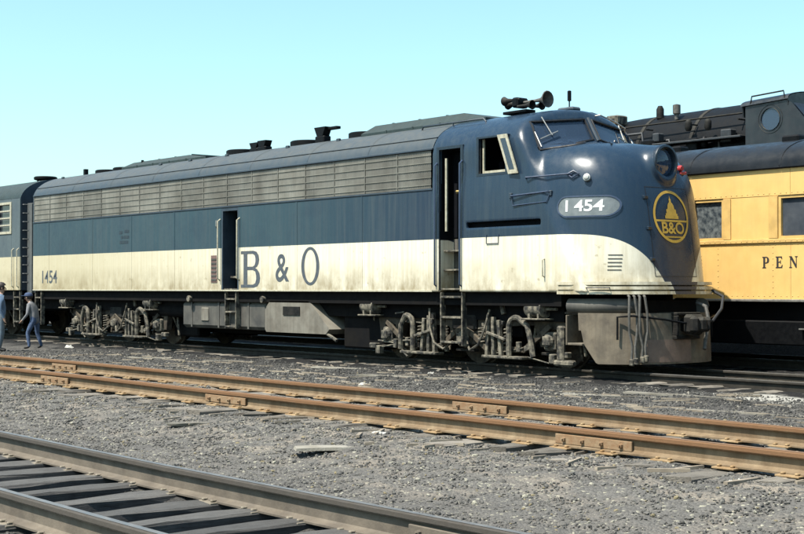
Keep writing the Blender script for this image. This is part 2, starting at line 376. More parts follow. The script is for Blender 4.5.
# ---------------------------------------------------------------- tracks
def rail_profile(y, top, h=.18):
    p = [(.040, -.004), (.042, -.030), (.038, -.038), (.009, -.046), (.008, -h + .036), (.020, -h + .024), (.070, -h + .013), (.070, -h)]
    half = [(y + a, top + b) for a, b in p]; oth = [(y - a, top + b) for a, b in p]
    return [(y - .030, top + .004), (y + .030, top + .004)] + half + oth[::-1]
def head_rail(name, col, col2, z0, head, amt, **kw):
    m = mat(name, col, .88, scale=5, col2=col2, bmp=.3, **kw); n, l = nodes(m); bs = n['Principled BSDF']
    src = bs.inputs['Base Color'].links[0].from_socket; g = n.new('ShaderNodeNewGeometry'); sp = n.new('ShaderNodeSeparateXYZ'); l.new(g.outputs['Position'], sp.inputs[0])
    w = mth(n, l, 'ADD', sp.outputs[2], mth(n, l, 'MULTIPLY', noise(n, l, g.outputs['Position'], 9., 4), .02))
    l.new(mixc(n, l, ramp(n, l, w, z0 - .036, z0 - .022, 0, amt), src, (*head, 1)), bs.inputs['Base Color']); return m
M['nrail2'] = head_rail('brown_rail_greasy_head', (.115, .092, .068), (.19, .155, .115), ZN, (.030, .025, .020), .85)
M['rust2'] = head_rail('tan_rail_rusty_head', (.20, .135, .078), (.29, .215, .135), ZM, (.125, .064, .030), .9, streak=.5, spec=.2)
def track(yc, zt, x0, x1, label, rm, tie_m, tie_top, tie_th=.15, skew=2.0, jig=.02, joints=(), vis=None, sp=.54, rh=.18):
    root = empty('railway_track', (0, yc, zt), label, 'track')
    for s in (-1, 1):
        y = yc + s * .7535
        # rail in long pieces so that it keeps a faint waviness
        prof = rail_profile(0, 0, rh); n = len(prof); k = 26
        vs = []
        for i in range(k + 1):
            x = x0 + (x1 - x0) * i / k; dy = .006 * math.sin(x * .9 + yc); dz = .005 * math.sin(x * .7 + s + yc)
            vs += [(x, y + a + dy, zt + b + dz) for a, b in prof]
        fs = [(i * n + j, i * n + (j + 1) % n, (i + 1) * n + (j + 1) % n, (i + 1) * n + j) for i in range(k) for j in range(n)]
        fs += [tuple(range(n - 1, -1, -1)), tuple(range(k * n, k * n + n))]
        MB().add(vs, fs).build('rail', rm, root, smooth=30)
    # sleepers share three slightly different meshes
    tm = []
    for q in range(4):
        b = MB(); W_, L_ = random.uniform(.09, .125), random.uniform(1.15, 1.40)
        ny_ = 7; P = []
        for i in range(ny_):
            t = -L_ + 2 * L_ * i / (ny_ - 1)
            for (a, z) in ((-W_, -tie_th), (-W_, -.012), (-W_ + .015, 0), (W_ - .02, 0), (W_, -.015), (W_, -tie_th)):
                P.append((a + random.uniform(-.014, .010), t + random.uniform(-.05, .05), z + (random.uniform(-.018, .003) if z > -.1 else 0)))
        fs = [(i * 6 + j, i * 6 + (j + 1) % 6, (i + 1) * 6 + (j + 1) % 6, (i + 1) * 6 + j) for i in range(ny_ - 1) for j in range(6)]
        fs += [(0, 1, 2, 3, 4, 5), tuple(range((ny_ - 1) * 6, ny_ * 6))]
        b.add(P, fs); tm.append(b.mesh('sleeper', tie_m))
    ties = []; x = x0 + .3
    lo, hi = vis or (x0, x1)
    while x < x1:
        if lo <= x <= hi:
            t = inst('sleeper', random.choice(tm), root, (x, random.uniform(-.05, .05), tie_top - zt + random.uniform(-jig, jig)), R(random.uniform(-skew, skew)))
            ties.append((x, t))
        x += sp * random.uniform(.92, 1.08)
    # fish-plated joints
    jm = MB().box(-.42, .42, -.010, .010, -.040, .040, .004)
    for i in range(4): jm.lathe([(.020, 0), (.020, .022), (.012, .023), (.012, .040)], (-.315 + .21 * i, .010, 0), 'y', 6)
    jmesh = jm.mesh('joint_bar', 'rustbar' if rm == 'rust2' else rm)
    for (jx, s) in joints:
        for side in (-1, 1):
            inst('joint_bar', jmesh, root, (jx, s * .7535 + side * .034, -.090 if rh < .17 else -.096), R(180) if side < 0 else 0)
    return root, ties
near_track, near_ties = track(YN, ZN, -22, 26, 'dark worn rail track in the foreground with proud creosoted ties', 'nrail2', 'tie', .024, skew=1.5, jig=.008, vis=(-9, 14), joints=((9.05, 1), (2.2, -1)), sp=.56)
mid_track, mid_ties = track(YM, ZM, -40, 26, 'rusty orange disused track with bolted joint bars on half-buried bleached ties', 'rust2', 'tiepale', .213, skew=4, jig=.014, rh=.155, vis=(-24, 14),
      joints=((-5.58, 1), (-2.74, -1), (1.64, -1), (4.23, 1), (7.24, -1), (-15.4, 1), (-12.6, -1), (13.5, 1)))
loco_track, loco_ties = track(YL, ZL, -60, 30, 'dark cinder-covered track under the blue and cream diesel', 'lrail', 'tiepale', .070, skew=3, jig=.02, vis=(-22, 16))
car_track, _ = track(YC, ZC, -50, 34, 'shaded track under the yellow coach', 'lrail', 'tie', .09, skew=2, vis=(-6, 14))
st_track, _ = track(YS, ZS, -40, 30, 'raised track under the black steam locomotive behind the coach', 'lrail', 'tie', .70, skew=2, vis=(-14, 8))
# worn running surface on the used rails
M['railtop'] = mat('polished_rail_head', (.50, .49, .46), .38, .75, var=.3, scale=6)
M['railtop2'] = mat('dull_rail_head', (.34, .32, .29), .45, .6, var=.3, scale=6)
M['railrust'] = mat('orange_rail_head', (.27, .145, .07), .85, scale=8, col2=(.20, .125, .075))
for tr, yc, zt, mm, x0, x1 in ((near_track, YN, ZN, 'railtop2', -21.9, 25.9), (mid_track, YM, ZM, 'railrust', -39.9, 25.9), (loco_track, YL, ZL, 'railtop', -59.9, 29.9), (car_track, YC, ZC, 'railtop', -49.9, 33.9)):
    k = 26; lng = {-21.9: (-22, 26), -39.9: (-40, 26), -59.9: (-60, 30), -49.9: (-50, 34)}[x0]
    for s in (-1, 1):
        r = [o for o in tr.children if o.name.startswith('rail')][0 if s < 0 else 1]
        vs = []
        for i in range(k + 1):
            x = lng[0] + (lng[1] - lng[0]) * i / k; y = yc + s * .7535 + .006 * math.sin(x * .9 + yc); z = zt + .005 * math.sin(x * .7 + s + yc)
            vs += [(x, y - .024, z + .0065), (x, y + .024, z + .0065)]
        MB().add(vs, [(2 * i, 2 * i + 1, 2 * i + 3, 2 * i + 2) for i in range(k)]).build('running_surface', mm, r)
# tie plates and spikes on the near and middle tracks
pl = MB().box(-.10, .10, -.13, .13, 0, .014, .003)
for a in (-.06, .06):
    for b_ in (-.082, .082): pl.box(a - .014, a + .014, b_ - .022, b_ + .022, .014, .032, .006)
for tr, ties, pm, zt in ((near_track, near_ties, 'nrail', ZN), (mid_track, mid_ties, 'rust', ZM)):
    pmesh = pl.mesh('tie_plate', pm)
    for x, t in ties:
        if not -12 < x < 13: continue
        for s in (-1, 1): inst('tie_plate', pmesh, t, (0, s * .7535 - t.location.y, zt - (.155 if tr is mid_track else .18) - (t.location.z + zt) - .010))

# ---------------------------------------------------------------- loose ballast
ICO_V = []; ph = (1 + 5 ** .5) / 2
for a in (-1, 1):
    for c in (-ph, ph): ICO_V += [(0, a, c), (a, c, 0), (c, 0, a)]
ICO_V = np.array(ICO_V) / (1 + ph * ph) ** .5
_bm = bmesh.new(); [_bm.verts.new(v) for v in ICO_V]; bmesh.ops.convex_hull(_bm, input=_bm.verts); _bm.verts.index_update()
ICO_F = np.array([[v.index for v in f.verts] for f in _bm.faces]); ICO_V = np.array([v.co[:] for v in _bm.verts]); _bm.free()
def stones(name, label, pts, rad, m):
    n = len(pts); a = rng.uniform(0, 6.283, n); sc = rad[:, None] * rng.uniform(.65, 1.3, (n, 3)) * np.array([1, 1, .72])
    jit = rng.uniform(.72, 1.22, (n, 12, 1))
    v = ICO_V[None] * jit * sc[:, None, :]
    ca, sa = np.cos(a)[:, None], np.sin(a)[:, None]; tl = rng.normal(0, .35, (n, 1))
    x, y, z = v[..., 0], v[..., 1], v[..., 2]; y, z = y * np.cos(tl) - z * np.sin(tl), y * np.sin(tl) + z * np.cos(tl)
    v = np.stack([x * ca - y * sa, x * sa + y * ca, z], -1) + pts[:, None, :]
    f = (ICO_F[None] + (np.arange(n) * 12)[:, None, None]).reshape(-1, 3)
    me = bpy.data.meshes.new(name); me.from_pydata(v.reshape(-1, 3).tolist(), [], f.tolist()); me.materials.append(m)
    o = bpy.data.objects.new(name, me); COL.objects.link(o); o['kind'] = 'stuff'; o['label'] = label; o['category'] = 'gravel'; return o
def stone_mat(name, stops):
    m = bpy.data.materials.new(name); m.use_nodes = True; n, l = nodes(m); b = n['Principled BSDF']
    g = n.new('ShaderNodeNewGeometry'); r = n.new('ShaderNodeValToRGB'); l.new(g.outputs['Random Per Island'], r.inputs[0]); e = r.color_ramp
    e.interpolation = 'CONSTANT'
    while len(e.elements) < len(stops): e.elements.new(1)
    for el, (p, c) in zip(e.elements, stops): el.position = p; el.color = (*c, 1)
    c = mixc(n, l, ramp(n, l, noise(n, l, g.outputs['Position'], 70., 3), .3, .7), r.outputs[0], mixc(n, l, .5, r.outputs[0], (.07, .066, .06)))
    l.new(c, b.inputs['Base Color']); b.inputs['Roughness'].default_value = .9; b.inputs['Specular IOR Level'].default_value = .25; return m
M['stone'] = stone_mat('grey_ballast', ((0, (.066, .062, .056)), (.22, (.088, .083, .075)), (.55, (.108, .102, .092)), (.82, (.135, .127, .11)), (.925, (.31, .29, .225)), (.97, (.19, .155, .085))))
M['cinder'] = stone_mat('dark_cinder', ((0, (.018, .018, .018)), (.4, (.036, .035, .033)), (.75, (.07, .067, .06)), (.95, (.22, .20, .165))))
N0 = 420000
px = rng.uniform(-20, 14, N0); py = rng.uniform(-16.6, -1.6, N0)
dx, dy = px - CAM.x, py - CAM.y; dep = dx * fw.x + dy * fw.y; lat = dx * math.sin(PHI) + dy * math.cos(PHI)
keep = (dep > 6.5) & (np.abs(lat / np.maximum(dep, .1)) < .345) & (dep < 34)
keep &= rng.uniform(0, 1, N0) < np.clip((13.5 / np.maximum(dep, 1)) ** 1.1, 0, 1)
for yc in (YN, YM, YL):
    for s in (-1, 1): keep &= np.abs(py - yc - s * .7535) > .10
incrib = np.abs(py - YN) < .70
keep &= ~(incrib & (rng.uniform(0, 1, N0) < .45))
px, py, dep = px[keep], py[keep], dep[keep]
rad = np.clip(rng.lognormal(math.log(.0105), .34, len(px)), .006, .028) * np.clip(dep / 15, .9, 1.5)
pz = gz(px, py) + rad * .15
dark = (py + rng.normal(0, 1.0, len(px)) > -4.6) | (np.abs(py - YN) < .7)
P3 = np.stack([px, py, pz], 1)
stones('ballast_stones', 'grey and buff ballast stones strewn between the tracks', P3[~dark], rad[~dark], M['stone'])
stones('cinder_stones', 'dark cinders and clinker beside the diesel track', P3[dark], rad[dark], M['cinder'])

print('STONES', len(px))
# ---------------------------------------------------------------- shape of cab and bulldog nose
HW = 1.49; ZSILL, ZBELT, ZGR0, ZGR1 = 1.48, 2.41, 3.31, 4.03
RZ0, RZH, RN = 3.90, .74, 2.3
def smax(a, b, k): h = np.clip(.5 + .5 * (a - b) / k, 0, 1); return b * (1 - h) + a * h + k * h * (1 - h)
def smin(a, b, k): return -smax(-a, -b, k)
def f_body(x, y, z):
    q = (np.abs(y) / HW) ** RN + (np.maximum(z - RZ0, 0) / RZH) ** RN
    return (q ** (1 / RN) - 1) * 1.1
def f_screen(x, y, z):                       # raked, slightly veed windscreen
    ay = np.sqrt(y * y + .03)
    return (x - (-1.21 - .56 * (z - 4.09) - .25 * ay)) * .82
def f_nose(x, y, z):
    L = 2.06 - .14 * (z - 2.7); XC = -1.68
    p, q = 2.8, 4.4
    plan = (np.abs(y) / HW) ** p + (np.maximum(x - XC, 0) / L) ** p
    v = np.maximum(z - 2.25, 0) / 1.745
    r = (plan ** (q / p) + v ** q) ** (1 / q)
    return (r - 1) * 1.3
def f_shell(x, y, z):
    c = smax(f_body(x, y, z), f_screen(x, y, z), .13)
    s = smin(c, f_nose(x, y, z), .10)
    rr = np.sqrt(y * y + (z - 3.60) ** 2)
    h = smax(rr - .285, x - .26, .03)            # headlight barrel
    h = np.maximum(h, -x - 1.2)
    return smin(s, h, .16)
def boxd(x, y, z, x0, x1, y0, y1, z0, z1):
    return np.maximum(np.maximum(np.maximum(x0 - x, x - x1), np.maximum(y0 - y, y - y1)), np.maximum(z0 - z, z - z1))
def f_open(x, y, z):
    """everything cut out of the shell"""
    ay = np.abs(y)
    room = boxd(x, ay, z, -3.02, -1.75, -1, 1.36, 2.6, 4.42)
    room = np.maximum(room, f_shell(x, y, z) + .07)
    zb = 4.10 - .21 * ay; zt = 4.47 - .10 * ay
    scr = np.maximum(np.maximum(.075 - ay, ay - 1.20 - .25 * (4.1 - z)), np.maximum(zb - z, z - zt))
    scr = np.maximum(scr, np.maximum(x + .9, -2.1 - x))
    side = boxd(x, ay, z, -2.65, -1.93, 1.2, 1.7, 3.50, 4.12)
    door = boxd(x, ay, z, -3.67, -3.10, 1.14, 1.7, 1.30, 4.0)
    slot = boxd(x, ay, z, -2.92, -1.12, 1.41, 1.7, 2.585, 2.675)
    lamp = np.maximum(np.sqrt(y * y + (z - 3.60) ** 2) - .235, .12 - x)
    o = np.minimum(np.minimum(room, scr), np.minimum(side, door))
    return np.minimum(np.minimum(o, slot), lamp)
def bis(fn, a, b, it=40):
    """vectorised bisection: a outside, b inside"""
    a = np.array(a, float); b = np.array(b, float)
    for _ in range(it):
        m = (a + b) / 2; ins = fn(m) < 0; b = np.where(ins, m, b); a = np.where(ins, a, m)
    return (a + b) / 2
def front_x(y, z): return float(bis(lambda x: f_shell(x, y, z), 1.6, -2.6))
def side_y(x, z): return float(bis(lambda y: f_shell(x, y, z), -1.8, 0.))
def normal(x, y, z, e=.01):
    g = Vector((f_shell(x + e, y, z) - f_shell(x - e, y, z), f_shell(x, y + e, z) - f_shell(x, y - e, z), f_shell(x, y, z + e) - f_shell(x, y, z - e)))
    return g.normalized()
def surface_nets(fn, lo, hi, h):
    ax = [np.arange(a, b + h, h) for a, b in zip(lo, hi)]
    g = np.meshgrid(*ax, indexing='ij'); F = fn(*g); del g
    ins = F < 0; nx, ny, nz = F.shape
    cnt = np.zeros((nx - 1, ny - 1, nz - 1), np.int8)
    for i in (0, 1):
        for j in (0, 1):
            for k in (0, 1): cnt += ins[i:nx - 1 + i, j:ny - 1 + j, k:nz - 1 + k]
    act = (cnt > 0) & (cnt < 8); idx = np.full(act.shape, -1, np.int64); cells = np.argwhere(act); idx[act] = np.arange(len(cells))
    acc = np.zeros((len(cells), 3)); num = np.zeros(len(cells))
    cor = [(i, j, k) for i in (0, 1) for j in (0, 1) for k in (0, 1)]
    val = {c: F[cells[:, 0] + c[0], cells[:, 1] + c[1], cells[:, 2] + c[2]] for c in cor}
    for c in cor:
        for d in range(3):
            if c[d] == 1: continue
            e = list(c); e[d] = 1; e = tuple(e); a, b = val[c], val[e]; cr = (a < 0) != (b < 0)
            t = np.where(cr, a / np.where(cr, a - b, 1), 0); p = np.array(c, float)[None].repeat(len(cells), 0); p[:, d] += t
            acc[cr] += p[cr]; num[cr] += 1
    V = (cells + acc / num[:, None]) * h + np.array(lo)
    faces = []
    for d in range(3):
        u, w = (d + 1) % 3, (d + 2) % 3
        s0 = [slice(None)] * 3; s1 = [slice(None)] * 3; s0[d] = slice(0, -1); s1[d] = slice(1, None)
        e = np.argwhere(ins[tuple(s0)] != ins[tuple(s1)]); flip = ins[tuple(s0)][tuple(e.T)]
        ok = (e[:, u] > 0) & (e[:, w] > 0) & (e[:, u] < F.shape[u] - 1) & (e[:, w] < F.shape[w] - 1); e, flip = e[ok], flip[ok]
        q = []
        for du, dw in ((-1, -1), (0, -1), (0, 0), (-1, 0)):
            c = e.copy(); c[:, u] += du; c[:, w] += dw; q.append(idx[c[:, 0], c[:, 1], c[:, 2]])
        q = np.stack(q, 1); q[~flip] = q[~flip][:, ::-1]; faces.append(q)
    return V, np.concatenate(faces)

# ---------------------------------------------------------------- the diesel locomotive
LB = Vector((-10., 0, ZL))
loco = empty('diesel_locomotive', LB, 'long blue and cream streamlined diesel with rounded nose, round emblem and number 1454', 'locomotive')
XR, XCAB = -20.6, -3.86
def fsol(x, y, z):
    s = np.maximum(f_shell(x, y, z), np.maximum(XCAB - x, 1.47 - z))
    return np.maximum(s, -f_open(x, y, z))
V, F = surface_nets(fsol, (XCAB - .06, -1.58, 1.42), (.62, 1.58, 4.74), .0235)
me = bpy.data.meshes.new('cab_shell'); me.from_pydata((V - np.array(LB)).tolist(), [], F.tolist())
me.materials.append(M['nosepaint']); me.materials.append(M['interior'])
fc = V[F].mean(1); inside = (f_shell(fc[:, 0], fc[:, 1], fc[:, 2]) < -.045).astype(np.int32)
inside[(np.abs(fc[:, 1]) > 1.1) & (fc[:, 0] < -3.05) & (fc[:, 2] < 2.4)] = 0
me.polygons.foreach_set('material_index', inside); me.shade_smooth(); me.set_sharp_from_angle(angle=R(50))
shell = bpy.data.objects.new('cab_shell', me); COL.objects.link(shell); shell.parent = loco
def part(name, mb, m, parent=None, smooth=False): return mb.build(name, m, parent or loco, smooth)
def rail_tube(pts, r=.013, m='bluerail', name='grab_iron', parent=None, n=6): return part(name, MB().tube(pts, r, n), m, parent, True)

# carbody: core, side panels, grille panels, roof panels
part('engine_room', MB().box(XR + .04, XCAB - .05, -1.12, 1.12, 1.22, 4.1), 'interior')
part('underframe', MB().box(XR + .1, -.9, -1.18, 1.18, .98, 1.30).box(XR + .1, -1.2, -.40, .40, .50, .99), 'frame')
part('side_sill', MB().box(XR, -.75, -1.40, -1.22, 1.24, 1.462), 'frame'); part('side_sill', MB().box(XR, -.75, 1.22, 1.40, 1.24, 1.462), 'frame')
SEAMS = [XR, -19.62, -17.1, -15.05, -13.0, -10.96, -10.27, -8.1, -5.93, XCAB]
for s in (-1, 1):
    for a, b in zip(SEAMS[:-1], SEAMS[1:]):
        if a == -10.96: continue
        part('side_panel', MB().box(a + .004, b - .004, s * 1.455, s * HW, ZSILL, ZGR0 - .012, .004), 'side')
        if b != -10.96 and b != XCAB: part('cover_strip', MB().box(b - .022, b + .022, s * (HW - .004), s * (HW + .007), ZSILL + .01, ZGR0 - .016, .003), 'side')
    part('belt_moulding', MB().box(XR, XCAB - .004, s * 1.47, s * (HW + .014), ZGR0 - .012, ZGR0 + .022, .006), 'bluegrey')
    part('upper_moulding', MB().box(XR, XCAB - .004, s * 1.46, s * (HW + .010), ZGR1 - .005, ZGR1 + .030, .006), 'bluegrey')
    part('sill_moulding', MB().box(XR, XCAB - .004, s * 1.47, s * (HW + .010), ZSILL - .012, ZSILL + .022, .004), 'handrail')
# corrugated grille panels, each of its own tone
ng = 17; gw = (XCAB - .05 - XR - .02) / ng
for s in (-1, 1):
    for i in range(ng):
        x0 = XR + .02 + i * gw; b = MB(); k = int(gw / .05) * 2; P = []
        for j in range(k + 1):
            x = x0 + .02 + (gw - .04) * j / k; y = s * (1.462 + (.014 if j % 2 else 0))
            P += [(x, y, ZGR0 + .03), (x, y, ZGR1 - .012)]
        b.add(P, [(2 * j, 2 * j + 1, 2 * j + 3, 2 * j + 2) for j in range(k)])
        gp = part('grille_panel', b, 'grille')
        part('grille_frame', MB().box(x0 + .004, x0 + .020, s * 1.43, s * 1.481, ZGR0 + .03, ZGR1 - .012), 'grille', gp)
        for q in range(5):
            z = ZGR0 + .09 + q * .133
            part('grille_bar', MB().box(x0 + .026, x0 + gw, s * 1.470, s * 1.482, z - .006, z + .006), 'gbar', gp)
def roof_pt(x, t, lift=0.):
    """t in -1..1 across the roof"""
    y0 = t; z = None
    a = (1 - abs(t)) * math.pi / 2
    c, sn = math.cos(a) ** (2 / RN), math.sin(a) ** (2 / RN)
    return (x, math.copysign((HW + lift) * c, t), RZ0 + (RZH + lift) * sn)
tmax = 1 - (2 / math.pi) * math.asin(((ZGR1 + .02 - RZ0) / RZH) ** (RN / 2))
rs = [XR, -18.3, -16.2, -14.1, -12.0, -9.9, -7.8, -5.8, XCAB]
ts = list(np.linspace(-tmax, tmax, 41))
for a, b in zip(rs[:-1], rs[1:]):
    part('roof_panel', MB().sheet(lambda x, t: roof_pt(x, t), [a + .003, b - .003], ts), 'roof', smooth=True)
    if b != XCAB: part('roof_strip', MB().sheet(lambda x, t: roof_pt(x, t, .004), [b - .03, b + .03], ts), 'roof', smooth=True)
for s in (-1, 1):     # roof-edge seam
    P = [roof_pt(x, s * tmax * .80, .008) for x in np.linspace(XR, XCAB, 12)]
    part('roof_seam', MB().tube(P, .012, 6), 'roof')
# rear end wall with diaphragm
endp = [(-1.48, 1.48)] + [roof_pt(0, t)[1:] for t in np.linspace(-tmax, tmax, 25)] + [(1.48, 1.48)]
part('end_wall', MB().prism(endp, 'x', XR - .03, XR + .03), 'bluegrey')
def diaphragm(x0, x1, parent):
    for k in range(5):
        x = x0 + (x1 - x0) * (k + .5) / 5; o = MB()
        for (y0, y1, z0, z1) in ((-1.28, -1.12, 1.4, 3.9), (1.12, 1.28, 1.4, 3.9), (-1.12, 1.12, 3.78, 3.9)): o.box(x - .028, x + .028, y0, y1, z0, z1, .012)
        o.build('diaphragm_fold', 'diaph', parent)
diaphragm(XR - .36, XR - .04, loco)
# engine-room door recess, handrails and steps
for s in (-1, 1):
    dx0, dx1 = -10.96, -10.27
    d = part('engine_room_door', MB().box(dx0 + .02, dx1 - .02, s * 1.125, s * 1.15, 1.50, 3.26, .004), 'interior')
    part('door_frame', MB().box(dx0 - .004, dx0 + .05, s * 1.12, s * (HW - .003), ZSILL, ZGR0 - .014).box(dx1 - .05, dx1 + .004, s * 1.12, s * (HW - .003), ZSILL, ZGR0 - .014).box(dx0 + .05, dx1 - .05, s * 1.13, s * (HW - .005), 3.22, ZGR0 - .014), 'bluegrey', d)
    part('door_step', MB().box(dx0 + .05, dx1 - .05, s * 1.15, s * 1.46, 1.49, 1.53).box(dx0 + .05, dx1 - .05, s * 1.16, s * 1.30, 1.76, 1.80), 'cast', d)
    for x in (dx0 - .05, dx1 + .04):
        rail_tube([(x, s * HW, 1.70), (x, s * 1.56, 1.75), (x, s * 1.56, 3.0), (x, s * HW, 3.05)], .016, 'handrail', 'handrail')
    rail_tube([(dx1 - .13, s * 1.40, 1.8), (dx1 - .13, s * 1.40, 3.05)], .018, 'handrail', 'handrail')
    rail_tube([(dx0 - .22, s * HW, 3.02), (dx0 - .16, s * 1.53, 3.0), (dx0 - .16, s * 1.53, 2.9), (dx0 - .22, s * HW, 2.88)], .013, 'steel')
    # maroon louvred plate beside the door
    v = part('vent_plate', MB().box(dx0 - .42, dx0 - .17, s * HW, s * (HW + .012), 1.66, 2.26, .003), mat('maroon_vent_paint', (.20, .12, .10), .7))
    for k in range(6): part('vent_slat', MB().box(dx0 - .40, dx0 - .19, s * (HW + .011), s * (HW + .022), 1.70 + k * .09, 1.74 + k * .09), 'tank', v)
def ladder(x0, x1, zt, zb, s, rungs, m='cast', name='step_ladder'):
    r = MB().box(x0, x0 + .035, s * 1.36, s * 1.47, zb, zt, .004).box(x1 - .035, x1, s * 1.36, s * 1.47, zb, zt, .004)
    o = part(name, r, m)
    for z in rungs: part('rung', MB().box(x0 + .033, x1 - .033, s * 1.345, s * 1.485, z - .018, z + .018, .004), m, o)
    return o
for s in (-1, 1):
    ladder(-10.86, -10.40, 1.46, .66, s, (.70, 1.02, 1.30)); ladder(-3.68, -3.08, 1.46, .52, s, (.58, 1.02, 1.38))
    ladder(-20.52, -20.12, 1.46, .55, s, (.6, .95, 1.28))
# tanks below the frame
for s in (-1, 1):
    tk = part('water_tank', MB().box(-12.9, -9.42, s * .55, s * 1.34, .64, 1.24, .07), 'tank')
    for x in (-12.45, -11.3, -10.1): part('tank_band', MB().box(x - .03, x + .03, s * 1.30, s * 1.352, .66, 1.22), 'tank', tk)
    part('filler_cap', MB().box(-12.02, -11.72, s * 1.335, s * 1.365, .80, 1.10, .02), 'tank2', tk)
    pts = [(-9.38, .68), (-9.33, .62), (-7.22, .62), (-7.10, .72), (-7.72, 1.22), (-7.82, 1.27), (-9.20, 1.27), (-9.38, 1.10)]
    t2 = part('fuel_tank', MB().prism(pts, 'y', s * .55, s * 1.40), 'tank2')
    part('gauge_plate', MB().box(-8.7, -8.1, s * 1.40, s * 1.418, .98, 1.16, .004), 'cast2', t2)
    part('drain_pipe', MB().tube([(-7.5, s * 1.30, .9), (-7.2, s * 1.36, .62), (-6.9, s * 1.36, .5)], .035, 8), 'cast', t2)
    for x in (-12.4, -9.4): part('tank_filler', MB().lathe([(.07, -.10), (.07, .04), (.05, .06)], (x, s * 1.38, 1.30), 'y', 10), 'cast')
    part('battery_box', MB().box(-7.0, -5.75, s * .55, s * 1.12, .36, 1.28, .03), 'frame')  # box enlarged as a dark backing against the sunlit ground behind
    part('dark_backing_box', MB().box(-14.1, -12.98, s * .5, s * .86, .40, 1.20, .04), 'frame')  # added dark box that blacks out the bright gap beside the rear truck
    part('brake_reservoir', MB().lathe([(.02, -1.0), (.14, -.94), (.17, -.86), (.17, .86), (.14, .94), (.02, 1.0)], (-13.9, s * 1.05, 1.02), 'x', 16), 'frame', smooth=True)

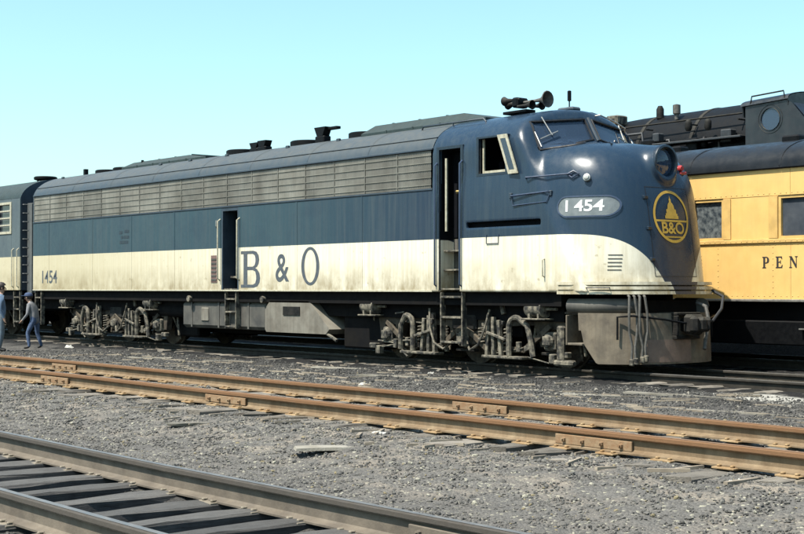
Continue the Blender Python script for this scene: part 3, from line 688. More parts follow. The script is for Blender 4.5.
# ---- six-wheel truck, built once and copied
def build_truck():
    root = bpy.data.objects.new('truck', None); COL.objects.link(root); root.parent = loco
    def p(name, mb, m, par=None, smooth=False):
        o = bpy.data.objects.new(name, mb.mesh(name, m, smooth)); COL.objects.link(o); o.parent = par or root; return o
    AX = (-2.146, 0, 2.146); zc = .457
    wm = MB().lathe([(.10, -.09), (.11, -.06), (.33, -.035), (.38, -.055), (.457, -.055), (.462, .045), (.49, .055), (.485, .085), (.38, .085), (.33, .03), (.11, .06), (.10, .09)], (0, 0, 0), 'y', 32).mesh('wheel', 'castmid', True)
    for x in AX:
        a = p('axle', MB().lathe([(.075, -1.22), (.075, -.8), (.10, -.72), (.10, .72), (.075, .8), (.075, 1.22)], (x, 0, zc), 'y', 14), 'frame', smooth=True)
        for s in (-1, 1):
            w = bpy.data.objects.new('wheel', wm); COL.objects.link(w); w.parent = root; w.location = (x, s * .74, zc); w.rotation_euler = (0, random.random(), 0 if s < 0 else math.pi)
    for s in (-1, 1):
        Y0, Y1 = s * .99, s * 1.13
        prof = [(-2.95, .98), (-2.95, .80), (-2.50, .80), (-2.42, .36), (-2.30, .36), (-2.30, .66), (-1.99, .66), (-1.99, .36), (-1.87, .36), (-1.72, .72), (-.45, .66), (-.30, .36), (-.16, .36), (-.16, .66),
                (.16, .66), (.16, .36), (.30, .36), (.45, .66), (1.72, .72), (1.87, .36), (1.99, .36), (1.99, .66), (2.30, .66), (2.30, .36), (2.42, .36), (2.50, .80), (2.95, .80), (2.95, .98), (1.4, 1.03), (.6, .94), (-.6, .94), (-1.4, 1.03)]
        sf = p('side_frame', MB().prism(prof, 'y', Y0, Y1), 'castmid')
        p('flange', MB().box(-2.9, 2.9, s * 1.12, s * 1.165, .925, .955), 'cast', sf)
        for x in AX:
            jb = MB().box(x - .135, x + .135, s * 1.00, s * 1.22, zc - .15, zc + .16, .03); jb.lathe([(.12, 0), (.12, s * .03), (.10, s * .06), (.03, s * .07)], (x, s * 1.215, zc + .01), 'y', 14)
            j = p('journal_box', jb, 'cast'); p('journal_lid', MB().box(x - .085, x + .085, s * 1.275, s * 1.30, zc - .06, zc + .09, .015), 'cast', j)
            p('pedestal_tie', MB().box(x - .24, x + .24, s * 1.02, s * 1.16, zc - .235, zc - .185, .01), 'cast2')
        # drop equaliser
        eq = [(-2.14, .70), (-1.95, .56), (-1.55, .30), (-.60, .30), (-.2, .56), (0, .66), (.2, .56), (.60, .30), (1.55, .30), (1.95, .56), (2.14, .70)]
        e = MB()
        for (a, b) in zip(eq[:-1], eq[1:]):
            d = Vector((b[0] - a[0], b[1] - a[1])); L = d.length; e.box((a[0] + b[0]) / 2 - L / 2 - .03, (a[0] + b[0]) / 2 + L / 2 + .03, s * 1.17, s * 1.225, (a[1] + b[1]) / 2 - .045, (a[1] + b[1]) / 2 + .045, .006, rotm('Y', -math.degrees(math.atan2(d.y, d.x))))
        p('equaliser', e, 'castmid')
        for sx in (-1, 1):
            X = lambda v: sx * v
            # inverted-U swing hanger outside the frame
            U = [(X(1.28), s * 1.30, .20), (X(1.28), s * 1.30, .68)] + [(X(1.45) - sx * .17 * math.cos(t), s * 1.30, .68 + .17 * math.sin(t)) for t in np.linspace(.25, math.pi / 2 + .3, 7)]
            U += [(X(1.72), s * 1.30, .72), (X(1.80), s * 1.30, .48), (X(1.86), s * 1.30, .20)] if sx > 0 else [(X(1.62), s * 1.30, .66), (X(1.63), s * 1.30, .22)]
            p('swing_hanger', MB().tube(U, .050, 8), 'cast', smooth=True)
            for q, xb in enumerate((.72, .86, 1.02)):
                p('hanger_bar', MB().box(X(xb) - .036, X(xb) + .036, s * 1.22, s * 1.30, .16, .90 - .05 * q, .008, rotm('Y', sx * (4 - 5 * q))), 'cast')
            p('spring_plank', MB().box(X(1.12) - .50, X(1.12) + .50, s * 1.10, s * 1.34, .14, .19, .012), 'cast')
            p('cross_link', MB().box(X(.98) - .24, X(.98) + .24, s * 1.305, s * 1.345, .50, .55, .01, rotm('Y', sx * 14)), 'cast')
            for xs_ in (.50, 1.15):
                H = [(X(xs_) + .065 * math.cos(t), s * 1.20 + .065 * math.sin(t), .36 + .30 * t / (2 * math.pi * 5)) for t in np.linspace(0, 2 * math.pi * 5, 50)]
                p('coil_spring', MB().tube(H, .016, 5), 'cast', smooth=True)
            bc = MB().lathe([(.04, -.26), (.125, -.24), (.135, -.20), (.135, .12), (.15, .13), (.15, .16), (.05, .18), (.04, .18), (.025, .20), (.025, .42)], ((sx * 2.25 - .28), s * 1.27, 1.00), 'x', 18)
            c = p('brake_cylinder', bc, 'cast', smooth=True)
            p('cylinder_bracket', MB().box((sx * 2.25 - .28) - .30, (sx * 2.25 - .28) + .26, s * 1.08, s * 1.40, .815, .845, .008).box((sx * 2.25 - .28) - .16, (sx * 2.25 - .28) - .11, s * 1.1, s * 1.38, .84, 1.0).box((sx * 2.25 - .28) + .06, (sx * 2.25 - .28) + .10, s * 1.1, s * 1.38, .84, 1.0), 'cast', c)
            # brake levers, shoes and sand pipes
            for xw, dr in ((2.146, 1), (2.146, -1), (0, 1)):
                xb = X(xw) + sx * dr * .56
                p('brake_lever', MB().box(xb - .028, xb + .028, s * .96, s * 1.0, .22, .92, .01, rotm('Y', -sx * dr * 9)), 'cast')
                A = [math.atan2(zz, 1) for zz in (-.45, -.15, .15, .45)]
                p('brake_shoe', MB().tube([(X(xw) + sx * dr * .505 * math.cos(t), s * .76, zc + .505 * math.sin(t)) for t in A], .038, 6), 'cast2')
            p('sand_pipe', MB().tube([(X(2.62), s * 1.10, 1.05), (X(2.66), s * 1.12, .75), (X(2.56), s * .90, .40), (X(2.50), s * .78, .14)], .022, 6), 'cast', smooth=True)
            p('brake_hose', MB().tube([(X(.18), s * 1.28, .40), (X(.35), s * 1.36, .26), (X(.58), s * 1.38, .36), (X(.72), s * 1.36, .62), (X(.80), s * 1.30, .98)], .022, 6), 'cast', smooth=True)
            p('clasp', MB().box(X(2.30) - .06, X(2.30) + .06, s * 1.20, s * 1.33, .10, .26, .015).box(X(2.52) - .10, X(2.52) + .10, s * 1.16, s * 1.28, .20, .30, .015), 'cast')
    for s in (-1, 1):      # rigging clutter
        for k in range(18):
            x = random.uniform(-2.7, 2.7); z = random.uniform(.15, .95); L = random.uniform(.08, .34); y = s * random.uniform(1.18, 1.34)
            if k % 2: p('brake_rod', MB().tube([(x - L, y, z), (x + L, y, z + random.uniform(-.16, .16))], random.uniform(.012, .022), 6), 'cast')
            else: p('bracket', MB().box(x - .03 - .15 * random.random() ** 2, x + .04, y - .03, y + .03, z - .03, z + .04 + .22 * random.random() ** 2, .008, rotm('Y', random.uniform(-20, 20))), 'cast')
    p('bolster', MB().box(-.32, .32, -1.20, 1.20, .60, .88, .03), 'cast2')
    for q in (-1, 1):
        p('transom', MB().box(q * 1.1 - .2, q * 1.1 + .2, -1.0, 1.0, .5, .85, .02), 'frame'); p('traction_motor', MB().box(q * 1.47 - .27, q * 1.47 + .27, -.60, .60, .22, .80, .08), 'frame')
    return root
trk = build_truck(); trk.location = (-3.36 - LB.x, 0, 0)
t2 = copy_tree(trk, loco); t2.location = (-16.4 - LB.x, 0, 0)

# ---- nose furniture
P_ = np.linspace
def plan_pt(t, z, off=0.):
    """point on the nose plan at height z, t = -1 (near side) .. 1 (far side)"""
    L = 2.06 - .14 * (z - 2.7); a = (1 - abs(t)) * math.pi / 2; p = 2.8
    c, s_ = math.cos(a) ** (2 / p), math.sin(a) ** (2 / p)
    return Vector((-1.68 + (L + off) * s_, math.copysign((HW + off) * c, t), z))
def wrap(zs, offs, ts_): # skirt swept round the nose: profile given by heights and offsets
    b = MB(); m = len(zs); P = []
    for t in ts_:
        for z, o in zip(zs, offs): P.append(plan_pt(t, z, o))
    fs = [(i * m + j, (i + 1) * m + j, (i + 1) * m + (j + 1) % m, i * m + (j + 1) % m) for i in range(len(ts_) - 1) for j in range(m)]
    return b.add(P, fs + [tuple(range(m)), tuple(range((len(ts_) - 1) * m, len(ts_) * m))])
TA = P_(-.81, .81, 71)
zp = [1.44, 1.44, 1.49, 1.49, 1.515, 1.515, 1.565, 1.565, 1.59, 1.59, 1.64, 1.64]
op = [-.05, .12, .12, .02, .02, .12, .12, .02, .02, .12, .12, -.05]
ac = part('anticlimber', wrap(zp, op, TA), 'nosepaint')
# pilot
TP = P_(-.70, .70, 101)
def pil(t, z, th): 
    q = plan_pt(t, 1.35, .05 - th); q.z = z; q.x += .05 * (1.3 - z) ; return q
b = MB(); n_ = len(TP); P = []
for t in TP:
    x = plan_pt(t, 1.35, .05).x
    zb = .33 if x > -.10 else (.33 + (-.10 - x) / .22 * .36 if x > -.32 else .86)
    zt_ = 1.14
    P += [pil(t, zt_, 0), pil(t, zb, 0), pil(t, zb, .035), pil(t, zt_, .035)]
b.add(P, [(i * 4 + j, i * 4 + (j + 1) % 4, (i + 1) * 4 + (j + 1) % 4, (i + 1) * 4 + j) for i in range(n_ - 1) for j in range(4)] + [(0, 1, 2, 3), tuple(range(n_ * 4 - 4, n_ * 4))])
pilot = part('pilot', b, 'pilot')
for s in (-1, 1):
    part('step_well', MB().box(-.58, -.26, s * 1.0, s * 1.44, .62, .655, .006).box(-.61, -.58, s * 1.0, s * 1.45, .62, 1.1, .006), 'pilot', pilot)
    part('step_well_back', MB().box(-.57, -.28, s * .95, s * .98, .66, .95), 'frame', pilot)
    part('step_bracket', MB().box(-.96, -.80, s * 1.22, s * 1.32, .34, .92, .03).box(-1.02, -.58, s * 1.20, s * 1.34, .26, .36, .03), 'cast')
    # round pipe under the anticlimber
    part('skirt_pipe', MB().tube([plan_pt(s * t, 1.25, -.07) for t in P_(.76, .30, 16)], .125, 14), 'tank', smooth=True)
# weld seams and worn patches read as separate plates
part('pilot_plate', MB().add([pil(t, z, -.010) for t in P_(-.26, .02, 14) for z in (.36, .72)], [(2 * i, 2 * i + 1, 2 * i + 3, 2 * i + 2) for i in range(13)]), mat('rusty_pilot_plate', (.27, .18, .13), .8, col2=(.18, .12, .09)), pilot)
# coupler
cp = MB().box(.45, .78, -.10, .10, .84, 1.06, .03).box(.72, .94, -.17, .16, .80, 1.12, .05)
cp.box(.88, 1.04, -.22, -.08, .82, 1.10, .05).box(.88, 1.06, .06, .18, .84, 1.08, .05)
cpl = part('coupler', cp, 'cast2'); part('knuckle', MB().box(.90, 1.09, -.10, .05, .84, 1.08, .05, rotm('Z', 25)), 'cast2', cpl)
part('coupler_pocket', MB().box(.30, .72, -.30, .30, .72, .78, .01).box(.30, .74, -.30, -.25, .78, 1.1, .01).box(.30, .74, .25, .30, .78, 1.1, .01).box(.30, .73, -.30, .30, 1.1, 1.15, .01), 'cast2', cpl)
part('front_beam', MB().box(-.6, .28, -.75, .75, 1.12, 1.34), 'frame')
part('uncoupling_lever', MB().tube([(.26, -1.18, .72), (.26, -1.18, 1.08), (.48, -1.06, 1.10), (.70, -.55, 1.04), (.80, -.2, .98), (.86, 0, 1.04)], .018, 6), 'black', smooth=True)
part('uncoupling_lever', MB().tube([(.26, 1.18, .72), (.26, 1.18, 1.08), (.48, 1.06, 1.10), (.70, .55, 1.04), (.80, .2, .98)], .018, 6), 'black', smooth=True)
# hanging air hoses
for k, t in enumerate((-.375, -.340, -.305, -.27)):
    a = plan_pt(t, 1.42, .13); q = plan_pt(t, .4, .0)
    sw = .03 * (1 if k % 2 else -1)
    pts = [a + Vector((-.08, .05, .02)), a + Vector((.03, -.02, -.02)), Vector((a.x + .05, a.y - .02 + sw, 1.15)), Vector((a.x + .035, a.y + sw, .85)), Vector((a.x + .045, a.y - sw, .62)), Vector((a.x + .04, a.y - sw * .5, .40 + .02 * k))]
    ho = part('air_hose', MB().tube(pts, .021, 8), 'hose', smooth=True)
    part('gladhand', MB().box(pts[-1].x - .035, pts[-1].x + .045, pts[-1].y - .03, pts[-1].y + .03, pts[-1].z - .09, pts[-1].z + .02, .015), 'cast', ho)
part('train_line_hose', MB().tube([(.55, .42, 1.30), (.72, .44, 1.24), (.80, .42, 1.0), (.78, .36, .72), (.82, .28, .55)], .032, 8), 'hose', smooth=True)
part('signal_cable', MB().tube([(.45, .95, 1.50), (.70, .92, 1.40), (.76, .80, 1.2), (.72, .62, 1.0), (.70, .5, 1.02)], .026, 8), 'rubber', smooth=True)
# headlight
hl = part('headlight', MB().lathe([(.235, .16), (.18, .145), (.10, .128), (.02, .124)], (0, 0, 3.60), 'x', 32), 'cglass', smooth=True)
part('headlight_rim', MB().lathe([(.232, .15), (.236, .262), (.250, .285), (.285, .280), (.292, .255), (.288, .20)], (0, 0, 3.60), 'x', 36, False), 'blue', hl, True)
part('headlight_lens', MB().lathe([(.232, .20), (.17, .222), (.08, .235), (.005, .238)], (0, 0, 3.60), 'x', 32), 'glass', hl, True)
part('lamp_bulb', MB().lathe([(.04, .13), (.09, .17), (.085, .18), (.02, .16)], (0, .0, 3.60), 'x', 16), 'lens', hl, True)
# number boards, marker lights, emblem
def nside(s):
    def fn(x, z, o=.012):
        y = side_y(x, z); nn = normal(x, y, z); p = Vector((x, y, z)) + nn * o; return (p.x, p.y * -s, p.z)
    return fn
def stadium(cx, cz, hw, hh, n=10):
    r = hh; L = []
    for q in range(n + 1): a = -math.pi / 2 + math.pi * q / n; L.append((cx + hw - r + r * math.cos(a), cz + r * math.sin(a)))
    for q in range(n + 1): a = math.pi / 2 + math.pi * q / n; L.append((cx - hw + r + r * math.cos(a), cz + r * math.sin(a)))
    return L
for s in (-1, 1):
    f_ = nside(s); NX, NZ, NH = -.33, 2.855, .45
    v, f = curve_mesh([stadium(NX, NZ, NH, .155)])
    nb = decal('number_board', v, f, lambda a, c: f_(a, c, .012), 'numglass', loco, .05)
    v, f = curve_mesh([stadium(NX, NZ, NH + .018, .173), stadium(NX, NZ, NH - .004, .151)])
    decal('board_frame', v, f, lambda a, c: f_(a, c, .022), 'bluerail', nb, .05)
    for ch, off in zip('1454', (-.235, -.03, .115, .26)):
        v, f = text_mesh(ch, .255, 1.15, .006)
        decal('numeral', v, f, lambda a, c: f_(NX - .055 - s * 0 + (off + a if s < 0 else off - a), NZ + c, .017), 'numeral', nb, .04)
    mx, mz = -.33, 3.31; c = Vector(f_(mx, mz, 0)); nn = normal(mx, c.y * -s, mz); nn.y *= -s
    ml = part('marker_light', MB().tube([c - nn * .03, c + nn * .055, c + nn * .06], [.062, .062, .052], 14), 'steel', smooth=True)
    part('marker_lens', MB().tube([c + nn * .055, c + nn * .085, c + nn * .095], [.048, .036, .01], 14), 'lens', ml, True)
def fz(y, z, o=.008):
    x = front_x(y, z); nn = normal(x, y, z); p = Vector((x, y, z)) + nn * o; return tuple(p)
EC = (0., 2.70); ER = .43
def circ(r, n=64, cx=0, cy=0): return [(EC[0] + cx + r * math.cos(2 * math.pi * i / n), EC[1] + cy + r * math.sin(2 * math.pi * i / n)) for i in range(n)]
em = decal('emblem', *curve_mesh([circ(ER), circ(ER - .045)]), lambda a, c: fz(a, c, .009), 'logo', loco, .05)
dome = [(-.165, -.035), (-.165, .015), (-.145, .015), (-.145, .05), (-.12, .055), (-.12, .115), (-.085, .125), (-.075, .18), (-.05, .22), (-.025, .235), (-.022, .29), (-.008, .30), (0, .345)]
dome = dome + [(-x, y) for x, y in dome[-2::-1]]
decal('emblem_dome', *curve_mesh([[(EC[0] + a, EC[1] + c) for a, c in dome]]), lambda a, c: fz(a, c, .009), 'logo', em, .05)
cb = [(EC[0] - .375, EC[1] - .085), (EC[0] + .375, EC[1] - .085), (EC[0] + .38, EC[1] - .055), (EC[0] - .38, EC[1] - .055)]
decal('emblem_bar', *curve_mesh([cb]), lambda a, c: fz(a, c, .009), 'logo', em, .05)
v, f = text_mesh('B&O', .26, 1.08, .006); decal('emblem_letters', v, f, lambda a, c: fz(EC[0] + a, EC[1] - .195 + c, .009), 'logo', em, .04)
decal('emblem_bar', *curve_mesh([[(-.20, EC[1] - .345), (.20, EC[1] - .345), (.22, EC[1] - .322), (-.22, EC[1] - .322)]]), lambda a, c: fz(a, c, .009), 'logo', em, .05)
# nose door seam, hinges, vents
dl = [(-.52, 1.72), (.52, 1.72), (.52, 3.18), (-.52, 3.18)]
dli = [(-.508, 1.732), (.508, 1.732), (.508, 3.168), (-.508, 3.168)]
decal('nose_door_seam', *curve_mesh([dl, dli]), lambda a, c: fz(a, c, .003), 'rubber', loco, .08)
for z in (2.0, 2.5, 3.0):
    for y in (-.54,):
        q = Vector(fz(y, z, .0)); part('door_hinge', MB().box(q.x - .02, q.x + .03, q.y - .05, q.y + .05, q.z - .03, q.z + .03, .01), 'blue')
rl = Vector(fz(.52, 3.52, .02)); part('red_marker', MB().lathe([(.05, -.05), (.055, .03), (.04, .06)], rl, 'x', 12), 'red')
part('red_flag_bracket', MB().box(rl.x - .02, rl.x + .05, rl.y - .02, rl.y + .13, rl.z - .10, rl.z - .05, .01), 'red')
for s in (-1, 1):
    f_ = nside(s)
    for k in range(5):
        v, f = curve_mesh([[(.03, 1.82 + k * .06), (.20, 1.82 + k * .06), (.20, 1.836 + k * .06), (.03, 1.836 + k * .06)]])
        decal('nose_vent', v, f, lambda a, c: f_(a, c, .006), 'tank', loco, .06)
    # grab irons on the cab flank
    def g(pts, r=.014, m='bluerail', o=.05, nm='grab_iron'): return rail_tube([f_(x, z, oo) for x, z, oo in pts], r, m, nm)
    g([(-1.45, 3.36, 0), (-1.42, 3.37, .05), (-.62, 3.38, .05), (-.58, 3.38, 0)])
    g([(-.66, 3.38, .03), (-.56, 3.43, .03), (-.46, 3.38, .03), (-.56, 3.32, .03), (-.66, 3.38, .03)], .014)
    g([(-1.80, 3.08, 0), (-1.76, 3.08, .05), (-.97, 3.11, .05), (-.93, 3.11, 0)])
    g([(-1.78, 3.10, .02), (-1.74, 2.92, .02), (-.98, 2.95, .02), (-.94, 3.12, .02)], .010)
    for x in (-1.80, -.94): q = Vector(f_(x, 3.09, .01)); part('grab_mount', MB().box(q.x - .03, q.x + .03, q.y - .02, q.y + .02, q.z - .045, q.z + .045, .008), 'bluegrey')
    g([(-2.40, 2.45, .01), (-2.40, 2.30, .012), (-2.10, 2.30, .012), (-2.10, 2.45, .01)], .008, 'bluerail', nm='hatch_outline')
    g([(-1.02, 1.72, 0), (-1.02, 1.74, .05), (-1.02, 2.0, .05), (-1.02, 2.02, 0)], .012, 'handrail')
    # anticlimber grab
    pa = [plan_pt(s * t, 1.545, o) for t, o in ((.64, .12), (.635, .17), (.50, .17), (.495, .12))]
    rail_tube(pa, .010, 'rubber')
# lower ledge and tread in the cab doorway
for s in (-1, 1):
    for z in (1.52, 1.86, 2.20): part('door_step', MB().box(-3.66, -3.11, s * 1.15, s * (1.47 if z < 1.6 else 1.40), z - .015, z + .015, .004), 'cast')
    part('step_riser', MB().box(-3.665, -3.105, s * 1.142, s * 1.152, 1.48, 2.42), 'tank')
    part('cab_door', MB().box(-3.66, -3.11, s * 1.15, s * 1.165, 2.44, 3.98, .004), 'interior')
    for x in (-3.72, -3.05):
        rail_tube([(x, s * HW, 1.55), (x, s * 1.56, 1.60), (x, s * 1.56, 3.72), (x, s * HW, 3.78)], .017, 'bluerail', 'handrail')
    rail_tube([(-3.56, s * 1.42, 2.55), (-3.56, s * 1.42, 3.85)], .026, 'handrail', 'handrail')
    rail_tube([(-3.40, s * 1.30, 3.23), (-3.30, s * 1.40, 3.25), (-3.12, s * 1.44, 3.24)], .022, 'brass', 'door_handle')
    part('door_trim', MB().box(-3.74, -3.67, s * 1.46, s * (HW + .012), 1.50, 4.06, .005).box(-3.10, -3.03, s * 1.46, s * (HW + .012), 1.50, 4.06, .005).box(-3.669, -3.101, s * 1.46, s * (HW + .012), 4.0, 4.06, .005), 'blue')
    # cab side window: gasket, sliding sash and the opened wing pane
    wf = MB()
    for (x0, x1, z0, z1) in ((-2.69, -2.63, 3.46, 4.15), (-1.97, -1.90, 3.46, 4.15), (-2.63, -1.97, 3.46, 3.51), (-2.63, -1.97, 4.11, 4.15)): wf.box(x0, x1, s * 1.43, s * (HW + .010), z0, z1, .006)
    w = part('cab_window', wf, 'blue')
    part('sash', MB().box(-2.62, -2.585, s * 1.38, s * 1.41, 3.51, 4.11).box(-2.584, -2.05, s * 1.38, s * 1.41, 3.51, 3.56), 'handrail', w)
    wr = rotm('Z', 0)
    W0, W1 = (-2.02, 4.16), (-1.62, 3.50)   # leaning wing sash
    fr = []
    def wp(u, v_): # u along, v across
        return Vector((-2.12 + .25 * v_ + .27 * (1 - u), s * (1.52 + .02 * v_), 3.46 + .68 * u))
    def strip(u0, u1, v0, v1, nm, m, o=0.):
        P = [wp(u0, v0), wp(u1, v0), wp(u1, v1), wp(u0, v1)]; P2 = [p + Vector((0, s * .022, 0)) for p in P]
        return part(nm, MB().add(P + P2, [(0, 1, 2, 3), (7, 6, 5, 4), (0, 4, 5, 1), (1, 5, 6, 2), (2, 6, 7, 3), (3, 7, 4, 0)]), m, w)
    strip(0, 1, 0, .22, 'wing_sash', 'handrail'); strip(0, 1, .78, 1, 'wing_sash', 'handrail'); strip(0, .10, .23, .77, 'wing_sash', 'handrail'); strip(.90, 1, .23, .77, 'wing_sash', 'handrail')
    strip(.105, .895, .235, .765, 'wing_pane', 'glass')
# windscreens
def scr_pt(y, z, o): x = front_x(y, z); nn = normal(x, y, z); return tuple(Vector((x, y, z)) + nn * o)
for s in (-1, 1):
    ya, yb = .085, 1.19
    def q(u, v_, o=-.022):
        ay = ya + (yb + .06 * (1 - v_) - ya) * u; zb = 4.105 - .21 * ay; zt = 4.465 - .10 * ay
        return scr_pt(s * ay, zb + (zt - zb) * v_, o)
    ws = part('windscreen', MB().sheet(lambda u, v_: q(u, v_), P_(0, 1, 20), P_(0, 1, 8)), 'glass', smooth=True)
    loop = [q(u, 0, .004) for u in P_(0, 1, 16)] + [q(1, v_, .004) for v_ in P_(0, 1, 7)[1:]] + [q(u, 1, .004) for u in P_(1, 0, 16)[1:]] + [q(0, v_, .004) for v_ in P_(1, 0, 7)[1:]]
    part('windscreen_gasket', MB().tube(loop, .020, 6), 'rubber', ws, True)
    # wiper
    a, c = Vector(q(.80, 1.12, .03)), Vector(q(.72, .42, .03)); part('wiper_arm', MB().tube([a, c], .012, 5), 'steel', ws)
    part('wiper_blade', MB().tube([q(.95, .34, .03), q(.60, .54, .03)], .013, 5), 'steel', ws)
    part('wiper_blade', MB().tube([q(1.0, .62, .02), q(.97, .08, .02)], .011, 5), 'steel', ws)
    part('screen_vent', MB().tube([q(.40, -.22, .02), q(.15, -.20, .02)], .016, 6), 'blue', ws)
part('screen_post', MB().tube([scr_pt(0, 4.06, .012), scr_pt(0, 4.24, .012), scr_pt(0, 4.48, .012)], .030, 8), 'bluegrey', smooth=True)
part('sun_card', MB().box(-1.70, -1.69, -.56, -.40, 4.06, 4.24), 'white')
part('cab_seat', MB().box(-2.6, -2.2, -1.05, -.6, 3.05, 3.15, .02).box(-2.62, -2.52, -1.05, -.6, 3.12, 3.75, .03), 'interior')
for s in (1,):   # hand rail over the far screen
    rail_tube([scr_pt(s * .30, 4.56, -.01), scr_pt(s * .34, 4.54, .06), scr_pt(s * .80, 4.46, .06), scr_pt(s * 1.10, 4.36, .06), scr_pt(s * 1.14, 4.33, 0)], .014, 'steel')
# horn cluster, antenna, roof gear
def rz(y, lift=0.): return RZ0 + RZH * max(0, 1 - (abs(y) / HW) ** RN) ** (1 / RN) + lift
hn = part('air_horn', MB().box(-2.95, -2.35, -.62, -.38, rz(.5) + .02, rz(.5) + .07, .01), 'black')
hz = rz(.5) + .22
for k, (dy, dz, L, d) in enumerate(((-.16, -.04, .36, 1), (.0, .05, .58, 1), (.14, -.02, .30, 1), (-.10, .10, .40, -1), (.08, .06, .50, -1))):
    x0 = -2.52; part('horn_bell', MB().lathe([(.025, 0), (.028, d * L * .5), (.045, d * L * .8), (.085 if k != 1 else .15, d * L), (.08 if k != 1 else .14, d * (L + .012)), (.03, d * L * .7)], (x0, -.5 + dy, hz + dz - .06), 'x', 14), 'hose' if d > 0 and k == 1 else 'cast2', hn, True)
part('horn_manifold', MB().box(-2.70, -2.55, -.65, -.35, hz - .10, hz + .08, .03), 'black', hn)
part('antenna_base', MB().box(-2.10, -1.72, -.12, .12, rz(0) - .01, rz(0) + .07, .03), 'bluegrey')
part('antenna', MB().lathe([(.012, 0), (.012, .12), (.035, .13), (.035, .30), (.02, .31)], (-1.90, 0, rz(0) + .06), 'z', 10), 'black', smooth=True)
rail_tube([(-4.7, -1.02, rz(1.02)), (-4.65, -1.03, rz(1.02) + .06), (-3.0, -1.03, rz(1.02) + .06), (-2.95, -1.02, rz(1.02))], .016, 'bluegrey', 'roof_grab')
rail_tube([(-3.82, -1.02, rz(1.02) - .01), (-3.82, -1.03, rz(1.02) + .06)], .014, 'bluegrey', 'roof_grab')
def hatch(x0, x1, w, h, sl, m='hatch', nm='roof_hatch'):
    z0 = rz(w) - .05; zt = RZ0 + RZH + h
    v = []; f = []
    bot = [(x0, -w), (x1, -w), (x1, w), (x0, w)]; top = [(x0 + sl * .35, -w + .16), (x1 - sl, -w + .16), (x1 - sl, w - .16), (x0 + sl * .35, w - .16)]
    v = [(x, y, z0) for x, y in bot] + [(x, y, z0 + .10) for x, y in bot] + [(x, y, zt) for x, y in top]
    f = [(0, 1, 5, 4), (1, 2, 6, 5), (2, 3, 7, 6), (3, 0, 4, 7), (4, 5, 9, 8), (5, 6, 10, 9), (6, 7, 11, 10), (7, 4, 8, 11), (8, 9, 10, 11)]
    h_ = part(nm, MB().add(v, f), m)
    for k in range(1, int((x1 - x0) / .8)):
        x = x0 + k * .8; part('hatch_rib', MB().box(x - .02, x + .02, -w - .008, -w + .03, z0 + .02, z0 + .11).box(x - .02, x + .02, -w + .165, w - .165, zt - .01, zt + .012), m, h_)
    return h_
hatch(-6.85, -3.20, .80, .125, .75); hatch(-17.0, -12.9, .72, .10, 1.0)
def fan(x, y, r, h):
    z = rz(abs(y)) - .04; o = part('radiator_fan', MB().lathe([(r, 0), (r, h), (r - .03, h + .02), (r - .05, h), (r - .05, h - .04), (.05, h - .05)], (x, y, z), 'z', 24), 'black', smooth=True)
    for k in range(4): part('fan_bar', MB().box(x - r + .03, x + r - .03, y - .012, y + .012, z + h - .01, z + h + .012, 0, rotm('Z', 45 * k)), 'black', o)
for x in (-12.2, -9.6, -7.5): fan(x, -.1, .42, .12)
for x in (-17.9, -18.9): fan(x, -.1, .36, .10)
def stack(x, y, h, w):
    z = rz(abs(y)) - .03; o = part('exhaust_stack', MB().box(x - .16, x + .16, y - .10, y + .10, z, z + h * .45, .02), 'black')
    part('stack_collar', MB().prism([(x - .10, z + h * .45), (x + .10, z + h * .45), (x + .10 + w, z + h), (x - .10 - w, z + h)], 'y', y - .09, y + .09), 'black', o)
stack(-8.55, -.5, .34, .10); part('stack_vent', MB().box(-8.52, -8.05, -.52, -.40, rz(.5) + .24, rz(.5) + .30, .01), 'black')
stack(-10.75, -.5, .24, .07); stack(-11.15, -.45, .22, .07)
part('bell_bracket', MB().box(-19.6, -19.5, -.5, -.4, rz(.5) - .02, rz(.5) + .16).box(-16.2, -16.15, -.6, -.55, rz(.5) - .05, rz(.5) + .16), 'black')
for x in (-14.6, -13.2, -11.6, -9.2, -7.4, -19.9): part('lifting_eye', MB().box(x - .05, x + .05, -.98, -.92, rz(.95) - .02, rz(.95) + .05, .01), 'roof')

# ---- side lettering
def side_txt(name, v, f, cx, cz, m='letter'):
    for s in (-1, 1):
        decal(name, v, f, lambda a, c: (cx + (a if s < 0 else -a), s * (HW + .0045), cz + c), m, loco)
Bo = [(-.5, -.5), (.18, -.5), (.36, -.46), (.47, -.36), (.50, -.24), (.46, -.10), (.34, 0), (.24, .03), (.34, .07), (.42, .15), (.45, .26), (.42, .38), (.32, .47), (.16, .5), (-.5, .5), (-.5, .42), (-.36, .42), (-.36, -.42), (-.5, -.42)]
Bh1 = [(-.16, .07), (.12, .07), (.22, .11), (.26, .20), (.26, .30), (.22, .38), (.12, .42), (-.16, .42)]
Bh2 = [(-.16, -.42), (.14, -.42), (.25, -.38), (.30, -.28), (.30, -.18), (.25, -.06), (.12, -.02), (-.16, -.02)]
sc = lambda L, w, h: [(a * w, b * h) for a, b in L]
side_txt('letter_b', *curve_mesh([sc(Bo, .74, .78), sc(Bh1, .74, .78), sc(Bh2, .74, .78)]), -9.80, 1.94)
v, f = text_mesh('&', .82, .95, .008); side_txt('ampersand', v, f, -8.62, 1.93)
el = lambda a, b, n=40: [(a * math.cos(2 * math.pi * i / n), b * math.sin(2 * math.pi * i / n)) for i in range(n)]
side_txt('letter_o', *curve_mesh([el(.31, .385), el(.205, .33)]), -7.62, 1.98)
v, f = text_mesh('1454', .48, 1.05, .004); side_txt('rear_number', v, f, -19.60 + .0, 1.82)
v, f = text_mesh('B&O', .13, 1.2, .004)
MB()
